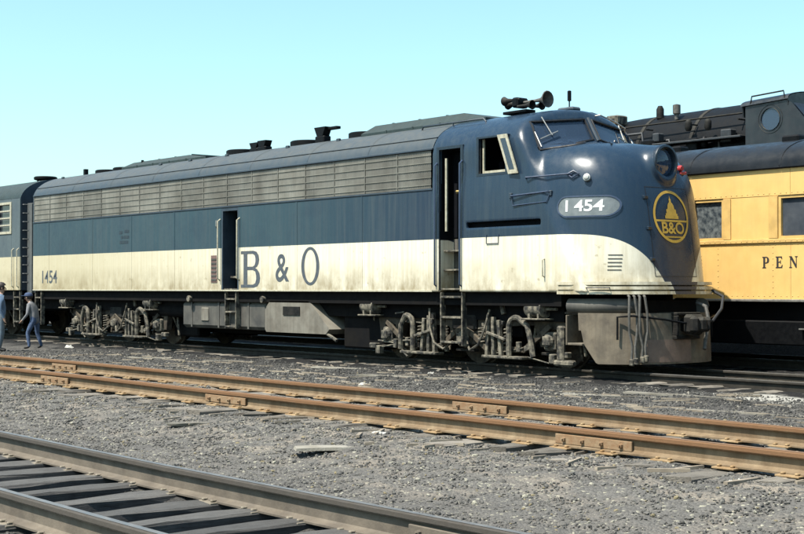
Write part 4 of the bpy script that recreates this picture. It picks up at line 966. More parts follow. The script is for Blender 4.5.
for k, (dx, dz, w) in enumerate(((-.28, .10, .16), (.02, .12, .22), (-.22, -.02, .10), (.0, -.02, .26), (-.12, -.14, .42))):
    side_txt('small_stencil', [(-w / 2, -.035), (w / 2, -.035), (w / 2, .035), (-w / 2, .035)], [(0, 1, 2, 3)], -15.30 + dx, 2.80 + dz, 'blue')
# ---------------------------------------------------------------- second diesel unit coupled behind
U0, U1 = -40.0, -21.45
unit = empty('trailing_diesel_unit', (-30.5, 0, ZL), 'grey-blue and cream diesel unit with barred window coupled at the left edge', 'locomotive')
def up(name, mb, m, parent=None, smooth=False): return mb.build(name, m, parent or unit, smooth)
up('engine_room', MB().box(U0 + .05, U1 - .05, -1.40, 1.40, 1.22, 4.0), 'interior')
up('underframe', MB().box(U0 + .1, U1 - .1, -1.18, 1.18, .9, 1.30), 'frame')
M['unitpaint'] = paint('faded_unit_paint', base=(.072, .092, .098))
for s in (-1, 1):
    for a, b in zip(np.linspace(U0, -23.6, 8)[:-1], np.linspace(U0, -23.6, 8)[1:]):
        up('side_panel', MB().box(a + .004, b - .004, s * 1.45, s * HW, ZSILL, 4.04, .004), 'unitpaint')
    # last panel has the barred window
    for (x0, x1, z0, z1) in ((-23.592, -23.0, ZSILL, 4.04), (-22.02, U1, ZSILL, 4.04), (-22.992, -22.028, ZSILL, 3.07), (-22.992, -22.028, 3.95, 4.04)):
        up('side_panel', MB().box(x0, x1, s * 1.45, s * (HW - .0), z0, z1, .003), 'unitpaint')
    w = up('barred_window', MB().box(-23.0, -22.93, s * 1.46, s * 1.515, 3.06, 3.96, .006).box(-22.09, -22.0, s * 1.46, s * 1.515, 3.06, 3.96, .006).box(-22.928, -22.092, s * 1.46, s * 1.513, 3.06, 3.13, .006).box(-22.928, -22.092, s * 1.46, s * 1.513, 3.89, 3.96, .006), 'handrail')
    for k in range(3): up('window_bar', MB().box(-22.93, -22.09, s * 1.475, s * 1.505, 3.29 + .2 * k, 3.33 + .2 * k, .005), 'handrail', w)
    up('pane', MB().box(-22.93, -22.09, s * 1.425, s * 1.435, 3.1, 3.93), 'cglass2', w)
    for x in (-21.52, -21.86):
        up('handrail', MB().tube([(x, s * HW, 1.55), (x, s * 1.55, 1.6), (x, s * 1.55, 2.6), (x, s * HW, 2.65)], .016, 6), 'handrail')
    for q, x in enumerate((-21.95, -21.55)):
        up('step_post', MB().box(x, x + .045, s * 1.36, s * 1.46, .55, 1.46, .005), 'cast')
    for z in (.60, .95, 1.28): up('rung', MB().box(-21.90, -21.56, s * 1.35, s * 1.47, z - .018, z + .018, .004), 'cast')
M['unitroof'] = M['hatch']
for a, b in zip(np.linspace(U0, U1, 8)[:-1], np.linspace(U0, U1, 8)[1:]):
    up('roof_panel', MB().sheet(lambda x, t: roof_pt(x, t), [a + .003, b - .003], ts), 'hatch', smooth=True)
up('end_wall', MB().prism(endp, 'x', U1 - .06, U1 - .002), 'bluegrey')
for k in range(4):
    x = U1 + .04 + .075 * k; o = MB()
    for (y0, y1, z0, z1) in ((-1.28, -1.12, 1.4, 3.9), (1.12, 1.28, 1.4, 3.9), (-1.12, 1.12, 3.78, 3.9)): o.box(x - .026, x + .026, y0, y1, z0, z1, .012)
    o.build('diaphragm_fold', 'diaph', unit)
for z in np.arange(1.7, 3.9, .24): up('end_rung', MB().tube([(U1 + .03, -1.42, z), (U1 + .09, -1.41, z), (U1 + .09, -1.30, z)], .014, 5), 'diaph')
zz = RZ0 + RZH
rv = up('roof_vent_ring', MB().lathe([(.26, .10), (.33, .12), (.34, .18), (.30, .21), (.25, .18), (.25, .12)], (-22.6, -.2, zz - .08), 'z', 20), 'black', smooth=True)
for a in (0, 90, 180, 270): up('vent_post', MB().box(-22.6 + .24 * math.cos(R(a)) - .02, -22.6 + .24 * math.cos(R(a)) + .02, -.2 + .24 * math.sin(R(a)) - .02, -.2 + .24 * math.sin(R(a)) + .02, zz - .14, zz + .04), 'black', rv)
tu = copy_tree(trk, unit); tu.location = (-25.7 + 30.5, 0, 0)
tu = copy_tree(trk, unit); tu.location = (-36.5 + 30.5, 0, 0)

# ---------------------------------------------------------------- yellow coach
CY = 2.50; KX0, KX1 = -13.0, 12.5
coach = empty('passenger_coach', (0, YC, ZC), 'yellow riveted passenger coach with dark arched roof and black lettering', 'coach')
def kp(name, mb, m, parent=None, smooth=False): return mb.build(name, m, parent or coach, smooth)
FY = 2 * YC - CY
kp('coach_interior', MB().box(KX0 + .1, KX1 - .1, CY + .14, FY - .14, 1.38, 3.5), 'interior')
kp('underframe', MB().box(KX0, KX1, CY + .25, FY - .25, .95, 1.30).box(-3.5, 4.5, CY + .5, FY - .5, .60, .96, .03), 'black')
WIN = [(.66 + 2.36 * k, 1.86 + 2.36 * k) for k in range(-5, 5)]
for s, y in ((-1, CY), (1, FY)):
    o_ = lambda a: y + s * a
    edge = [KX0] + [e for w in WIN for e in w] + [KX1]
    for a, b in zip(edge[0::2], edge[1::2]):
        pw = kp('pier_panel', MB().box(a, b, o_(0), o_(-.06), 2.396, 3.136), 'yellow')
        for x0, x1 in ((a, a + .17), (b - .19, b)): kp('pilaster', MB().box(x0 + .004, x1 - .004, o_(-.01), o_(.022), 2.40, 3.13, .004), 'yellowd', pw)
    k = 0
    for a, b in zip(np.linspace(KX0, KX1, 12)[:-1], np.linspace(KX0, KX1, 12)[1:]):
        kp('lower_panel', MB().box(a + .002, b - .002, o_(0), o_(-.06), 1.345, 2.32, .003), 'yellow')
        kp('letterboard', MB().box(a + .002, b - .002, o_(.006), o_(-.06), 3.14, 3.60, .003), 'yellow')
    kp('belt_rail', MB().box(KX0, KX1, o_(.030), o_(-.06), 2.322, 2.392, .008), 'yellowd')
    kp('eave_moulding', MB().box(KX0, KX1, o_(.035), o_(-.05), 3.602, 3.64, .008), 'croof')
    kp('sill_rail', MB().box(KX0, KX1, o_(.026), o_(-.06), 1.30, 1.343, .006), 'steel')
    rv = MB()
    for z in (2.29, 2.355, 1.40, 3.18):
        for x in np.arange(-4, 4.5, .115):
            yy = o_(.032 if z == 2.355 else .002 if z < 3 else .008)
            rv.add([(x - .009, yy, z - .009), (x + .009, yy, z - .009), (x + .009, yy, z + .009), (x - .009, yy, z + .009), (x, yy + s * .009, z)], [(0, 1, 4), (1, 2, 4), (2, 3, 4), (3, 0, 4)])
    for xv in (-.62, .55, 1.75):
        for z in np.arange(1.45, 2.28, .10):
            rv.add([(xv - .009, o_(.002), z - .009), (xv + .009, o_(.002), z - .009), (xv + .009, o_(.002), z + .009), (xv - .009, o_(.002), z + .009), (xv, o_(.010), z)], [(0, 1, 4), (1, 2, 4), (2, 3, 4), (3, 0, 4)])
    r_ = kp('rivets', rv, 'yellowd'); r_['kind'] = 'stuff'
    for i, (a, b) in enumerate(WIN):
        f_ = MB().box(a + .002, a + .05, o_(-.01), o_(-.09), 2.396, 3.136).box(b - .05, b - .002, o_(-.01), o_(-.09), 2.396, 3.136).box(a + .05, b - .05, o_(-.012), o_(-.09), 2.396, 2.44).box(a + .05, b - .05, o_(-.012), o_(-.09), 3.09, 3.136)
        w = kp('coach_window', f_, 'yellowd'); kp('pane', MB().box(a + .05, b - .05, o_(-.06), o_(-.07), 2.44, 3.09), 'cglass' if i == 4 else 'cglass2', w)
rp = lambda t: (YC - 1.62 * math.cos(t), 3.62 + .60 * math.sin(t) ** .8)
for a, b in zip(np.linspace(KX0, KX1, 14)[:-1], np.linspace(KX0, KX1, 14)[1:]):
    kp('roof_panel', MB().sheet(lambda x, t: (x, *rp(t)), [a + .003, b - .003], list(np.linspace(0, math.pi, 29))), 'croof', smooth=True)
    kp('roof_rib', MB().sheet(lambda x, t: (x, rp(t)[0], rp(t)[1] + .012), [b - .03, b + .03], list(np.linspace(0.02, math.pi - .02, 29))), 'croof', smooth=True)
for x in (-2.3, .35, 2.7, 5.1): kp('roof_vent', MB().box(x - .18, x + .18, YC - .78, YC - .50, 4.05, 4.27, .03), 'black')
for s, xe in ((-1, KX0), (1, KX1)): kp('end_wall', MB().prism([(CY + .01, 1.3)] + [rp(t) for t in np.linspace(.01, math.pi - .01, 21)] + [(FY - .01, 1.3)], 'x', xe - .02, xe + .02), 'yellow')
# lettering
def ol(*p): return [list(p)]
Pl = [[(0, 0), (.40, 0), (.40, .07), (.30, .09), (.30, .42), (.46, .42), (.62, .48), (.70, .60), (.70, .80), (.62, .93), (.46, 1), (0, 1), (0, .93), (.10, .91), (.10, .09), (0, .07)], [(.30, .50), (.40, .50), (.48, .56), (.50, .66), (.50, .78), (.47, .88), (.40, .92), (.30, .92)]]
El = [[(0, 0), (.68, 0), (.72, .28), (.65, .28), (.56, .10), (.30, .09), (.30, .47), (.44, .48), (.48, .36), (.54, .36), (.54, .68), (.48, .68), (.44, .56), (.30, .55), (.30, .91), (.54, .90), (.62, .76), (.68, .76), (.66, 1), (0, 1), (0, .93), (.10, .91), (.10, .09), (0, .07)]]
Nl = [[(0, 0), (.30, 0), (.30, .06), (.20, .09), (.20, .72), (.66, 0), (.76, 0), (.76, .91), (.86, .94), (.86, 1), (.58, 1), (.58, .94), (.68, .91), (.68, .32), (.28, 1), (0, 1), (0, .94), (.10, .91), (.10, .09), (0, .06)]]
for i, (lp, w) in enumerate(((Pl, .20), (El, .20), (Nl, .20))):
    v, f = curve_mesh([[(a * w, b * .20) for a, b in L] for L in lp])
    x0 = .33 + .275 * i
    decal('letter', v, f, lambda a, c: (x0 + a, CY - .0045, 1.885 + c), 'lblack', coach)
def coach_truck(x):
    for s in (-1, 1):
        t = kp('coach_truck_frame', MB().box(x - 1.7, x + 1.7, YC + s * 1.02 - .06, YC + s * 1.02 + .06, .75, .98, .03), 'black')
        for a in (-1.2, 1.2):
            kp('wheel', MB().lathe([(.10, -.07), (.33, -.04), (.38, -.055), (.457, -.055), (.462, .045), (.49, .055), (.485, .085), (.1, .08)], (x + a, YC + s * .74, ZC + .457), 'y', 24), 'frame', smooth=True)
            kp('journal_box', MB().box(x + a - .14, x + a + .14, YC + s * 1.1 - .1, YC + s * 1.1 + .1, .56, .86, .03), 'black', t)
coach_truck(-9.5); coach_truck(9.0)
kp('battery_box', MB().box(-1.9, 2.4, CY + .12, CY + .5, .55, .97, .02), 'black')
kp('steam_pipe', MB().tube([(-6, CY + .22, .84), (6.5, CY + .22, .82)], .03, 6), 'black')
kp('step_tread', MB().box(1.05, 1.36, CY + .02, CY + .10, .83, .85), 'steel')

# ---------------------------------------------------------------- steam locomotive behind the coach
steam = empty('steam_locomotive', (-6, YS, ZS), 'black steam locomotive with round cab porthole behind the yellow coach', 'locomotive')
def sp_(name, mb, m='black', parent=None, smooth=False): return mb.build(name, m, parent or steam, smooth)
BZ, BR = 4.50, 1.22
bl = sp_('boiler', MB().lathe([(.9, -15.0), (1.02, -14.9), (1.02, -10.0), (1.16, -7.2), (BR, -3.25), (.9, -3.22)], (0, YS, BZ), 'x', 48), 'black', smooth=True)
for x in (-13.6, -11.8, -10.0, -8.3, -6.6, -5.0): 
    rr = np.interp(x, [-15, -10, -7.2, -3.25], [1.02, 1.02, 1.16, BR]); sp_('boiler_band', MB().lathe([(rr + .002, -.05), (rr + .014, -.045), (rr + .014, .045), (rr + .002, .05)], (x, YS, BZ), 'x', 40), 'cast2', bl)
sp_('sand_dome', MB().lathe([(.55, 0), (.50, .25), (.40, .40), (.15, .50)], (-9.2, YS, BZ + 1.0), 'z', 24), smooth=True)
sp_('steam_dome', MB().lathe([(.50, 0), (.46, .20), (.34, .32), (.1, .38)], (-11.3, YS, BZ + .9), 'z', 24), smooth=True)
sp_('chimney', MB().lathe([(.42, 0), (.34, .15), (.32, .5), (.38, .55)], (-14.2, YS, BZ + .9), 'z', 24), smooth=True)
rb = sp_('running_board', MB().box(-14.8, -3.2, YS - 1.55, YS - .95, 3.96, 4.02, .01)); sp_('running_board', MB().box(-14.8, -3.2, YS + .95, YS + 1.55, 3.96, 4.02, .01))
sp_('board_edge', MB().box(-14.8, -3.2, YS - 1.58, YS - 1.54, 3.90, 4.06, .005), 'cast2', rb)
sp_('feed_pipe', MB().tube([(-13, YS - 1.30, 4.85), (-7.2, YS - 1.34, 4.80), (-6.8, YS - 1.36, 4.6), (-3.3, YS - 1.36, 4.55)], .06, 8), smooth=True)
sp_('handrail', MB().tube([(-14.5, YS - 1.26, 5.15), (-8.5, YS - 1.22, 5.30), (-3.3, YS - 1.18, 5.35)], .022, 6), 'cast2', smooth=True)
for x in np.arange(-14, -3.4, 1.3): sp_('rail_stanchion', MB().tube([(x, YS - 1.0, 5.22), (x, YS - 1.25, 5.22)], .02, 5), 'cast2')
ap = sp_('air_pump', MB().lathe([(.24, 0), (.24, .34), (.12, .36), (.12, .46), (.26, .48), (.26, .86), (.15, .90)], (-5.9, YS - 1.38, 4.04), 'z', 18), smooth=True)
sp_('turret_box', MB().box(-6.95, -6.35, YS - 1.5, YS - 1.0, 4.04, 4.78, .04)); sp_('turret_box', MB().box(-5.35, -4.65, YS - 1.52, YS - 1.05, 4.04, 4.62, .05))
sp_('lubricator', MB().box(-4.5, -4.1, YS - 1.50, YS - 1.15, 4.04, 4.40, .03)); sp_('reservoir', MB().lathe([(.02, -1.2), (.2, -1.15), (.24, -1.0), (.24, 1.0), (.2, 1.15), (.02, 1.2)], (-8.8, YS - 1.38, 4.32), 'x', 16), smooth=True)
sp_('headlamp_box', MB().box(-7.72, -7.35, YS - .95, YS - .55, 5.46, 5.70, .03), 'cast'); 
sp_('whistle', MB().lathe([(.05, 0), (.05, .12), (.09, .14), (.09, .34), (.03, .36)], (-5.7, YS - .75, 5.44), 'z', 10), 'hose', smooth=True)
sp_('safety_valve', MB().lathe([(.09, 0), (.09, .22), (.05, .3)], (-6.4, YS - .5, 5.55), 'z', 10), 'cast2', smooth=True)
sp_('small_dome', MB().box(-8.6, -7.9, YS - .9, YS - .3, 5.38, 5.72, .06))
M['dkgrey'] = mat('oily_dark_grey', (.035, .037, .042), .5, scale=6, col2=(.015, .016, .018), dust=(.12, .115, .10), dust_amt=.6)
for k in range(34):      # pipes, valves and brackets along the boiler flank
    x = random.uniform(-9.5, -3.4); z = random.uniform(4.12, 5.25); y = YS - random.uniform(1.18, 1.46); L = random.uniform(.1, .6)
    if k % 3 == 0: sp_('pipe', MB().tube([(x - L, y, z), (x + L * .4, y, z), (x + L * .5, y, z - .3)], random.uniform(.02, .05), 7), random.choice(['black', 'dkgrey']), smooth=True)
    elif k % 3 == 1: sp_('valve_box', MB().box(x - .05 - L * .4, x + .05, y - .10, y + .12, z - .05, z + .08 + L * .35, .02), random.choice(['black', 'dkgrey']))
    else: sp_('valve', MB().lathe([(.05, 0), (.08, .06), (.08, .2), (.04, .25)], (x, y, z), 'z', 10), random.choice(['cast2', 'dkgrey', 'black']), smooth=True)
sp_('second_board', MB().box(-9.5, -3.3, YS - 1.58, YS - 1.2, 4.78, 4.83, .01), 'dkgrey')
# cab with porthole
KY = YS - 1.52
side = [(-3.2, 3.4), (-1.3, 3.4), (-1.3, 4.55), (-2.02, 5.38), (-2.14, 5.47), (-3.2, 5.42)]
pc = (-2.56, 5.10)
hole = [(pc[0] + .235 * math.cos(2 * math.pi * i / 32), pc[1] + .235 * math.sin(2 * math.pi * i / 32)) for i in range(32)]
M['cabblack'] = mat('satin_black_cab', (.012, .015, .019), .40, scale=4, col2=(.028, .031, .034), streak=.3)
M['dkgrey'] = mat('oily_dark_grey', (.035, .037, .042), .5, scale=6, col2=(.015, .016, .018), dust=(.12, .115, .10), dust_amt=.6)
for s in (-1, 1):
    yy = YS + s * 1.52
    v, f = curve_mesh([side, hole]); b = MB(); b.add([(p[0], yy, p[1]) for p in v], f); b.add([(p[0], yy - s * .03, p[1]) for p in v], f)
    n0 = len(b.v)
    for lp in (side, hole):
        m_ = len(lp); b.add([(p[0], yy, p[1]) for p in lp] + [(p[0], yy - s * .03, p[1]) for p in lp], [(i, (i + 1) % m_, m_ + (i + 1) % m_, m_ + i) for i in range(m_)])
    cs = sp_('cab_side', b, 'cabblack')
    po = sp_('porthole', MB().lathe([(.235, -.02), (.235, .03), (.27, .035), (.30, .02), (.30, -.01)], (pc[0], yy, pc[1]), 'y', 32, False), 'cast', smooth=True)
    sp_('pane', MB().lathe([(.001, -.006), (.236, -.006), (.236, .006), (.001, .006)], (pc[0], yy - s * .012, pc[1]), 'y', 32), 'glass', po)
    sp_('cab_roof_rail', MB().tube([(-3.05, yy + s * .02, 5.46), (-3.02, yy + s * .02, 5.62), (-2.22, yy + s * .02, 5.66), (-2.19, yy + s * .02, 5.50)], .018, 6), 'cast2')
    sp_('walkway_edge', MB().box(-3.3, -1.2, yy - s * .02, yy + s * .10, 4.50, 4.57, .01), 'black')
cr = MB().sheet(lambda x, t: (x, YS - 1.56 * math.cos(t), (5.43 + .05 * (x + 3.2)) + .24 * math.sin(t) ** .8), [-3.3, -2.1], list(np.linspace(0, math.pi, 21))); sp_('cab_roof', cr, 'cabblack', smooth=True)
for x in (-3.28, -2.14): sp_('cab_gable', MB().prism([(YS - 1.5, 5.2)] + [(YS - 1.54 * math.cos(t), 5.42 + .05 * (x + 3.2) + .23 * math.sin(t) ** .8) for t in np.linspace(0.02, math.pi - .02, 21)] + [(YS + 1.5, 5.2)], 'x', x, x + .03), 'cabblack')
sp_('cab_front', MB().add([(-2.02, YS - 1.48, 5.40), (-2.02, YS + 1.48, 5.40), (-1.3, YS + 1.48, 4.57), (-1.3, YS - 1.48, 4.57)], [(0, 1, 2, 3)]), 'cabblack')
sp_('cab_back', MB().box(-3.22, -3.18, YS - 1.48, YS + 1.48, 3.4, 5.40), 'cabblack')
sp_('cab_floor', MB().box(-3.2, -1.3, YS - 1.5, YS + 1.5, 3.34, 3.40), 'black')
sp_('tender_body', MB().box(-1.1, 5.4, YS - 1.5, YS + 1.5, 1.9, 4.35, .06)); sp_('frame', MB().box(-15, 5.4, YS - .6, YS + .6, 1.5, 2.3)); sp_('ashpan', MB().box(-6.5, -3.3, YS - 1.1, YS + 1.1, 2.3, 3.9, .05))
for x in (-12.2, -10.0, -7.8, -5.6):
    for s in (-1, 1):
        w = sp_('driving_wheel', MB().lathe([(.80, -.07), (.95, -.07), (.955, .05), (.98, .06), (.98, .08), (.80, .08)], (x, YS + s * .74, ZS + .95), 'y', 36), 'frame', smooth=True)
        sp = MB()
        for k in range(7): sp.box(x - .82, x + .82, YS + s * .74 - .03, YS + s * .74 + .03, ZS + .92, ZS + .98, 0, rotm('Y', k * 180 / 7))
        sp_('spokes', sp, 'frame', w)
for x in (.4, 2.2, 4.2):
    for s in (-1, 1): sp_('wheel', MB().lathe([(.10, -.07), (.38, -.055), (.457, -.055), (.462, .045), (.49, .06), (.1, .08)], (x, YS + s * .74, ZS + .457), 'y', 20), 'frame', smooth=True)

# ---------------------------------------------------------------- people
M['skin'] = mat('skin', (.42, .25, .17), .55); M['denim'] = mat('blue_denim', (0.03575, 0.06175, 0.1235), .9, scale=18, col2=(.09, .14, .25)); M['denimdark'] = mat('dark_denim', (.04, .07, .15), .9, scale=18)
M['shirtblue'] = mat('faded_blue_shirt', (0.12, 0.174, 0.24), .9, scale=12, col2=(.13, .2, .31)); M['shirtgrey'] = mat('grey_work_shirt', (0.198, 0.198, 0.198), .9, scale=12, col2=(.2, .2, .22))
M['paleden'] = mat('pale_denim', (0.165, 0.198, 0.22), .9, scale=14, col2=(.2, .26, .31)); M['hair'] = mat('dark_hair', (.03, .02, .015), .7, bmp=.5); M['shoe'] = mat('dark_boots', (.03, .025, .02), .7)
def person(loc, rz_, joints, label, shirt, trousers, cap, sc_):
    """joints: dict of named points, metres, facing +x; grown with a Skin modifier from the pelvis"""
    J = {k: Vector(v) for k, v in joints.items()}
    names = list(J); rad = dict(pelvis=.145, waist=.135, chest=.155, neck=.058, jaw=.075, skull=.095, crown=.07)
    for s in 'lr': rad.update({'sh' + s: .075, 'el' + s: .047, 'wr' + s: .032, 'hip' + s: .10, 'kn' + s: .065, 'an' + s: .047, 'toe' + s: .040, 'pa' + s: .036})
    E_ = [('pelvis', 'waist'), ('waist', 'chest'), ('chest', 'neck'), ('neck', 'jaw'), ('jaw', 'skull'), ('skull', 'crown')]
    for s in 'lr': E_ += [('chest', 'sh' + s), ('sh' + s, 'el' + s), ('el' + s, 'wr' + s), ('wr' + s, 'pa' + s), ('pelvis', 'hip' + s), ('hip' + s, 'kn' + s), ('kn' + s, 'an' + s), ('an' + s, 'toe' + s)]
    for s in 'lr':
        J['pa' + s] = J['wr' + s] + (J['wr' + s] - J['el' + s]).normalized() * .085
    names = list(J)
    # fingers
    for s in 'lr':
        d = (J['wr' + s] - J['el' + s]).normalized(); sd = d.cross(Vector((1, 0, 0))).normalized(); fwd = sd.cross(d).normalized()
        for i, (o, L) in enumerate(((-.027, .055), (-.009, .068), (.009, .065), (.027, .05))):
            a = J['pa' + s] + sd * o; J[f'f{i}{s}'] = a + d * L * .5; J[f'g{i}{s}'] = a + d * L + fwd * .02
            E_ += [('pa' + s, f'f{i}{s}'), (f'f{i}{s}', f'g{i}{s}')]; rad[f'f{i}{s}'] = .010; rad[f'g{i}{s}'] = .008
        a = J['wr' + s] + d * .03 - sd * .03; J['t0' + s] = a - sd * .015 + d * .01; J['t1' + s] = a - sd * .025 + d * .045
        E_ += [('wr' + s, 't0' + s), ('t0' + s, 't1' + s)]; rad['t0' + s] = .011; rad['t1' + s] = .009
    names = list(J); me = bpy.data.meshes.new('person'); me.from_pydata([J[k] for k in names], [(names.index(a), names.index(b)) for a, b in E_], [])
    o = bpy.data.objects.new('person', me); COL.objects.link(o); sk = o.modifiers.new('skin', 'SKIN'); sk.use_smooth_shade = True
    for i, k in enumerate(names):
        r = rad[k]; me.skin_vertices[0].data[i].radius = (r * (1.22 if k in ('chest', 'waist', 'pelvis') else 1), r * (.85 if k in ('chest', 'waist') else 1)); me.skin_vertices[0].data[i].use_root = (k == 'pelvis')
    ss = o.modifiers.new('sub', 'SUBSURF'); ss.levels = 3; ss.render_levels = 3
    m2 = bpy.data.meshes.new_from_object(o.evaluated_get(bpy.context.evaluated_depsgraph_get())); bpy.data.objects.remove(o)
    m2.name = 'person'; m2.materials.clear()
    for q in ('skin', shirt, trousers, 'shoe'): m2.materials.append(M[q])
    segs = [(a, b, 0 if a in ('neck', 'jaw', 'skull') or a[:2] in ('wr', 'pa') or a[0] in 'fgt' and a[1].isdigit() else 3 if a[:2] == 'an' else 2 if a[:3] == 'hip' or a[:2] == 'kn' or b[:3] == 'hip' else 1) for a, b in E_]
    for pgn in m2.polygons:
        c = pgn.center; best = 9; bi = 1
        for a, b, k in segs:
            A, B = J[a], J[b]; t = max(0, min(1, (c - A).dot(B - A) / max((B - A).length_squared, 1e-9))); d = (c - A.lerp(B, t)).length - (rad[a] * (1 - t) + rad[b] * t)
            if d < best: best = d; bi = k
        pgn.material_index = bi
    m2.shade_smooth()
    p = bpy.data.objects.new('person', m2); COL.objects.link(p); p.location = loc; p.rotation_euler = (0, 0, rz_); p.scale = (sc_,) * 3
    tag(p, label, 'person', 'people beside the diesels')
    h = J['skull']; f = MB().ball((h.x - .012, h.y, h.z + .035), .122, 14, (1.05, .92, .95))
    hm = bpy.data.objects.new('hair', f.mesh('hair', 'hair', True)); COL.objects.link(hm); hm.parent = p
    # cut the hair away from the face
    bm = bmesh.new(); bm.from_mesh(hm.data); bmesh.ops.delete(bm, geom=[q for q in bm.faces if q.calc_center_median().x > h.x + .05 and q.calc_center_median().z < h.z + .07 or q.calc_center_median().z < h.z - .06], context='FACES'); bm.to_mesh(hm.data); bm.free()
    fc = MB().ball((h.x + .105, h.y, h.z - .035), .018, 8, (1, .8, 1.4)); fe = MB().ball((h.x + .09, h.y - .035, h.z), .013, 8).ball((h.x + .09, h.y + .035, h.z), .013, 8); fm = MB().box(h.x + .085, h.x + .098, h.y - .025, h.y + .025, h.z - .078, h.z - .068, .003)
    for nm, b_, mm in (('nose', fc, 'skin'), ('eyes', fe, 'hair'), ('mouth', fm, 'red')):
        q = bpy.data.objects.new(nm, b_.mesh(nm, mm, True)); COL.objects.link(q); q.parent = p
    for s in (-1, 1):
        q = bpy.data.objects.new('ear', MB().ball((h.x, h.y + s * .098, h.z - .01), .03, 8, (.8, .35, 1.2)).mesh('ear', 'skin', True)); COL.objects.link(q); q.parent = p
    if cap:
        c = MB().lathe([(.128, 0), (.125, .05), (.09, .09), (.02, .105)], (h.x - .01, h.y, h.z + .045), 'z', 16).box(h.x + .08, h.x + .20, h.y - .08, h.y + .08, h.z + .045, h.z + .058, .004)
        q = bpy.data.objects.new('cap', c.mesh('cap', 'denimdark', True)); COL.objects.link(q); q.parent = p
    return p
stand = dict(pelvis=(0, 0, .96), waist=(0, 0, 1.12), chest=(.0, 0, 1.33), neck=(.0, 0, 1.50), jaw=(.03, 0, 1.59), skull=(.02, 0, 1.665), crown=(.01, 0, 1.73),
    shl=(0, .17, 1.41), ell=(-.03, .235, 1.13), wrl=(.05, .24, .88), shr=(0, -.17, 1.41), elr=(-.03, -.235, 1.13), wrr=(.06, -.23, .88),
    hipl=(0, .09, .90), knl=(.05, .11, .50), anl=(-.02, .12, .075), toel=(.15, .14, .035), hipr=(0, -.09, .90), knr=(.0, -.11, .50), anr=(-.06, -.12, .075), toer=(.11, -.14, .035))
bend = dict(pelvis=(-.04, 0, .90), waist=(.0, 0, 1.06), chest=(.07, 0, 1.24), neck=(.13, 0, 1.39), jaw=(.19, 0, 1.46), skull=(.20, 0, 1.535), crown=(.20, 0, 1.60),
    shl=(.08, .17, 1.30), ell=(.08, .25, 1.03), wrl=(.26, .22, .86), shr=(.08, -.17, 1.30), elr=(.02, -.25, 1.03), wrr=(.18, -.24, .84),
    hipl=(-.04, .10, .85), knl=(.12, .17, .47), anl=(.04, .20, .075), toel=(.21, .23, .035), hipr=(-.04, -.10, .85), knr=(-.01, -.16, .46), anr=(-.14, -.20, .085), toer=(.02, -.24, .035))
person((-17.0, -3.95, float(gz(-17, -3.95))), R(70), stand, 'standing person in faded blue shirt and pale jeans at the left edge', 'shirtblue', 'paleden', False, .93)
person((-17.75, -2.75, float(gz(-17.75, -2.75))), R(215), bend, 'person leaning forward in grey shirt and blue jeans below the rear of the diesel', 'shirtgrey', 'denim', True, .84)

# ---------------------------------------------------------------- scraps lying about
def gp_(x, y): return float(gz(x, y))
def plank(x, y, L, w, ang, label, m='plank', th=.03, tilt=0.):
    n = 5; P = []
    for i in range(n):
        t = -L / 2 + L * i / (n - 1)
        for a, z in ((-w / 2, 0), (-w / 2, th), (w / 2, th), (w / 2, 0)): P.append((t + random.uniform(-.02, .02) * (i in (0, n - 1)), a + random.uniform(-.008, .008), z + random.uniform(-.006, .006)))
    b = MB().add(P, [(i * 4 + j, i * 4 + (j + 1) % 4, (i + 1) * 4 + (j + 1) % 4, (i + 1) * 4 + j) for i in range(n - 1) for j in range(4)] + [(0, 1, 2, 3), (n * 4 - 4, n * 4 - 3, n * 4 - 2, n * 4 - 1)])
    o = bpy.data.objects.new('loose_board', b.mesh('loose_board', m)); COL.objects.link(o); o.location = (x, y, gp_(x, y) - .014); o.rotation_euler = (0, R(tilt), R(ang))
    return tag(o, label, 'board', 'loose boards on the cinders')
boards = [(-.49, -3.02, 2.6, .18, 12, 'long pale board lying on the cinders left of the nose'), (1.77, -2.82, 2.2, .12, 20, 'pale board on the cinders below the air hoses'), (2.4, -2.3, 1.8, .16, 6, 'pale board on the cinders below the coupler'),
    (-.58, -4.45, 1.6, .14, 40, 'short bleached board near the orange rail below the cab ladder'), (-9.41, -2.24, 1.3, .22, 15, 'pale broken board below the middle step ladder'), (-11.96, -2.69, 1.1, .18, 30, 'pale board below the water tank'),
    (-14.5, -2.83, 1.2, .2, 5, 'pale board below the rear truck of the diesel'), (-5.6, -2.0, 1.9, .20, 10, 'pale board on the cinders below the front truck'), (-3.2, -2.5, 2.3, .14, 18, 'narrow board on the cinders below the cab'),
    (4.6, -3.6, 2.0, .15, 14, 'pale board on the cinders at the right beyond the orange rails'), (5.23, -10.35, 1.1, .22, 62, 'splintered pale board on the gravel in front of the orange rails'), (2.6, -10.2, .9, .16, 50, 'small bleached board on the gravel before the orange track')]
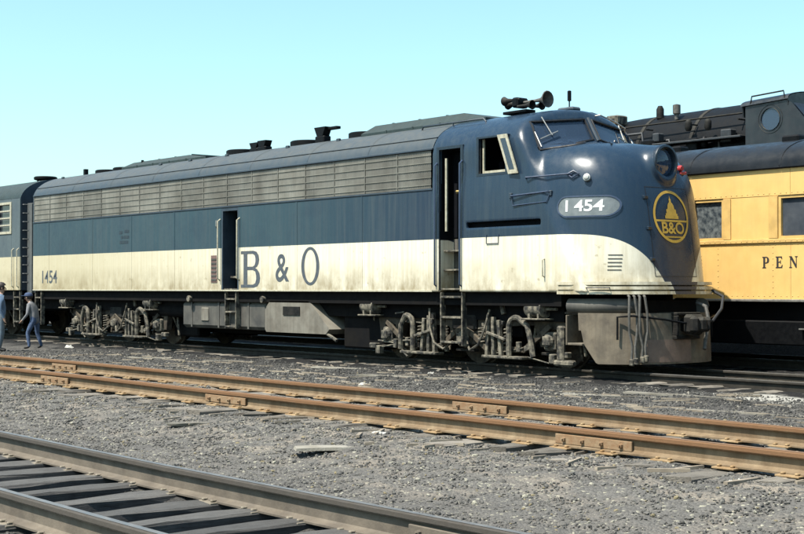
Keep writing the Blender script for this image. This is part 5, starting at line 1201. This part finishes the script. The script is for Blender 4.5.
for (x, y, L, w, ang, lb) in boards: plank(x, y, L * (.75 if y < -9 else 1), w * .8, ang, lb)
def scrap(x, y, r, label):
    b = MB(); n = 9; P = [(r * math.cos(2 * math.pi * i / n) * random.uniform(.6, 1.1), r * .7 * math.sin(2 * math.pi * i / n) * random.uniform(.6, 1.1), random.uniform(0, .02)) for i in range(n)]
    T = [(a * random.uniform(.45, .8), b_ * random.uniform(.45, .8), r * random.uniform(.15, .5)) for a, b_, _ in P]
    b.add(P + T, [(i, (i + 1) % n, n + (i + 1) % n, n + i) for i in range(n)] + [tuple(range(n, 2 * n))])
    o = bpy.data.objects.new('pale_stone', b.mesh('pale_stone', 'white')); COL.objects.link(o); o.location = (x, y, gp_(x, y) - .005); o.rotation_euler = (0, 0, random.uniform(0, 6))
    tag(o, label, 'stone', 'pale lumps on the ground')
for x, y, r, lb in ((4.95, -9.72, .09, 'white lump beside the near orange rail at mid picture'), (-17.3, -2.0, .18, 'white lump on the cinders beside the rear truck'), (-3.6, -1.75, .10, 'white lump on the cinders below the front truck'),
    (9.0, -9.75, .07, 'white lump near the orange rail at the right edge'), (-2.4, -4.2, .10, 'small white lump beyond the orange rails below the cab')): scrap(x, y, r, lb)

# splinters of rotted tie wood along the middle track and by the diesel
sb = MB()
for k in range(520):
    if k < 330: x = random.uniform(-9, 12.5); y = random.choice([random.gauss(-9.75, .22), random.gauss(-7.1, .25), random.uniform(-9.1, -7.9)])
    else: x = random.uniform(-14, 6.5); y = random.uniform(-5.4, -1.6)
    L = random.uniform(.04, .20) * (1.5 if k >= 330 else 1); w = random.uniform(.006, .018); an = random.gauss(90 if k < 330 else 20, 22); z = gp_(x, y) + .012
    sb.box(x - L, x + L, y - w, y + w, z - .010, z + random.uniform(.004, .016), 0, rotm('Z', an) @ rotm('Y', random.uniform(-3, 3)))
so = sb.build('wood_splinters', mat('bleached_splinters', (.42, .35, .26), .95, scale=2.5, col2=(.17, .135, .10)))
so['kind'] = 'stuff'; so['label'] = 'bleached splinters of tie wood scattered along the rusty track'; so['category'] = 'wood'
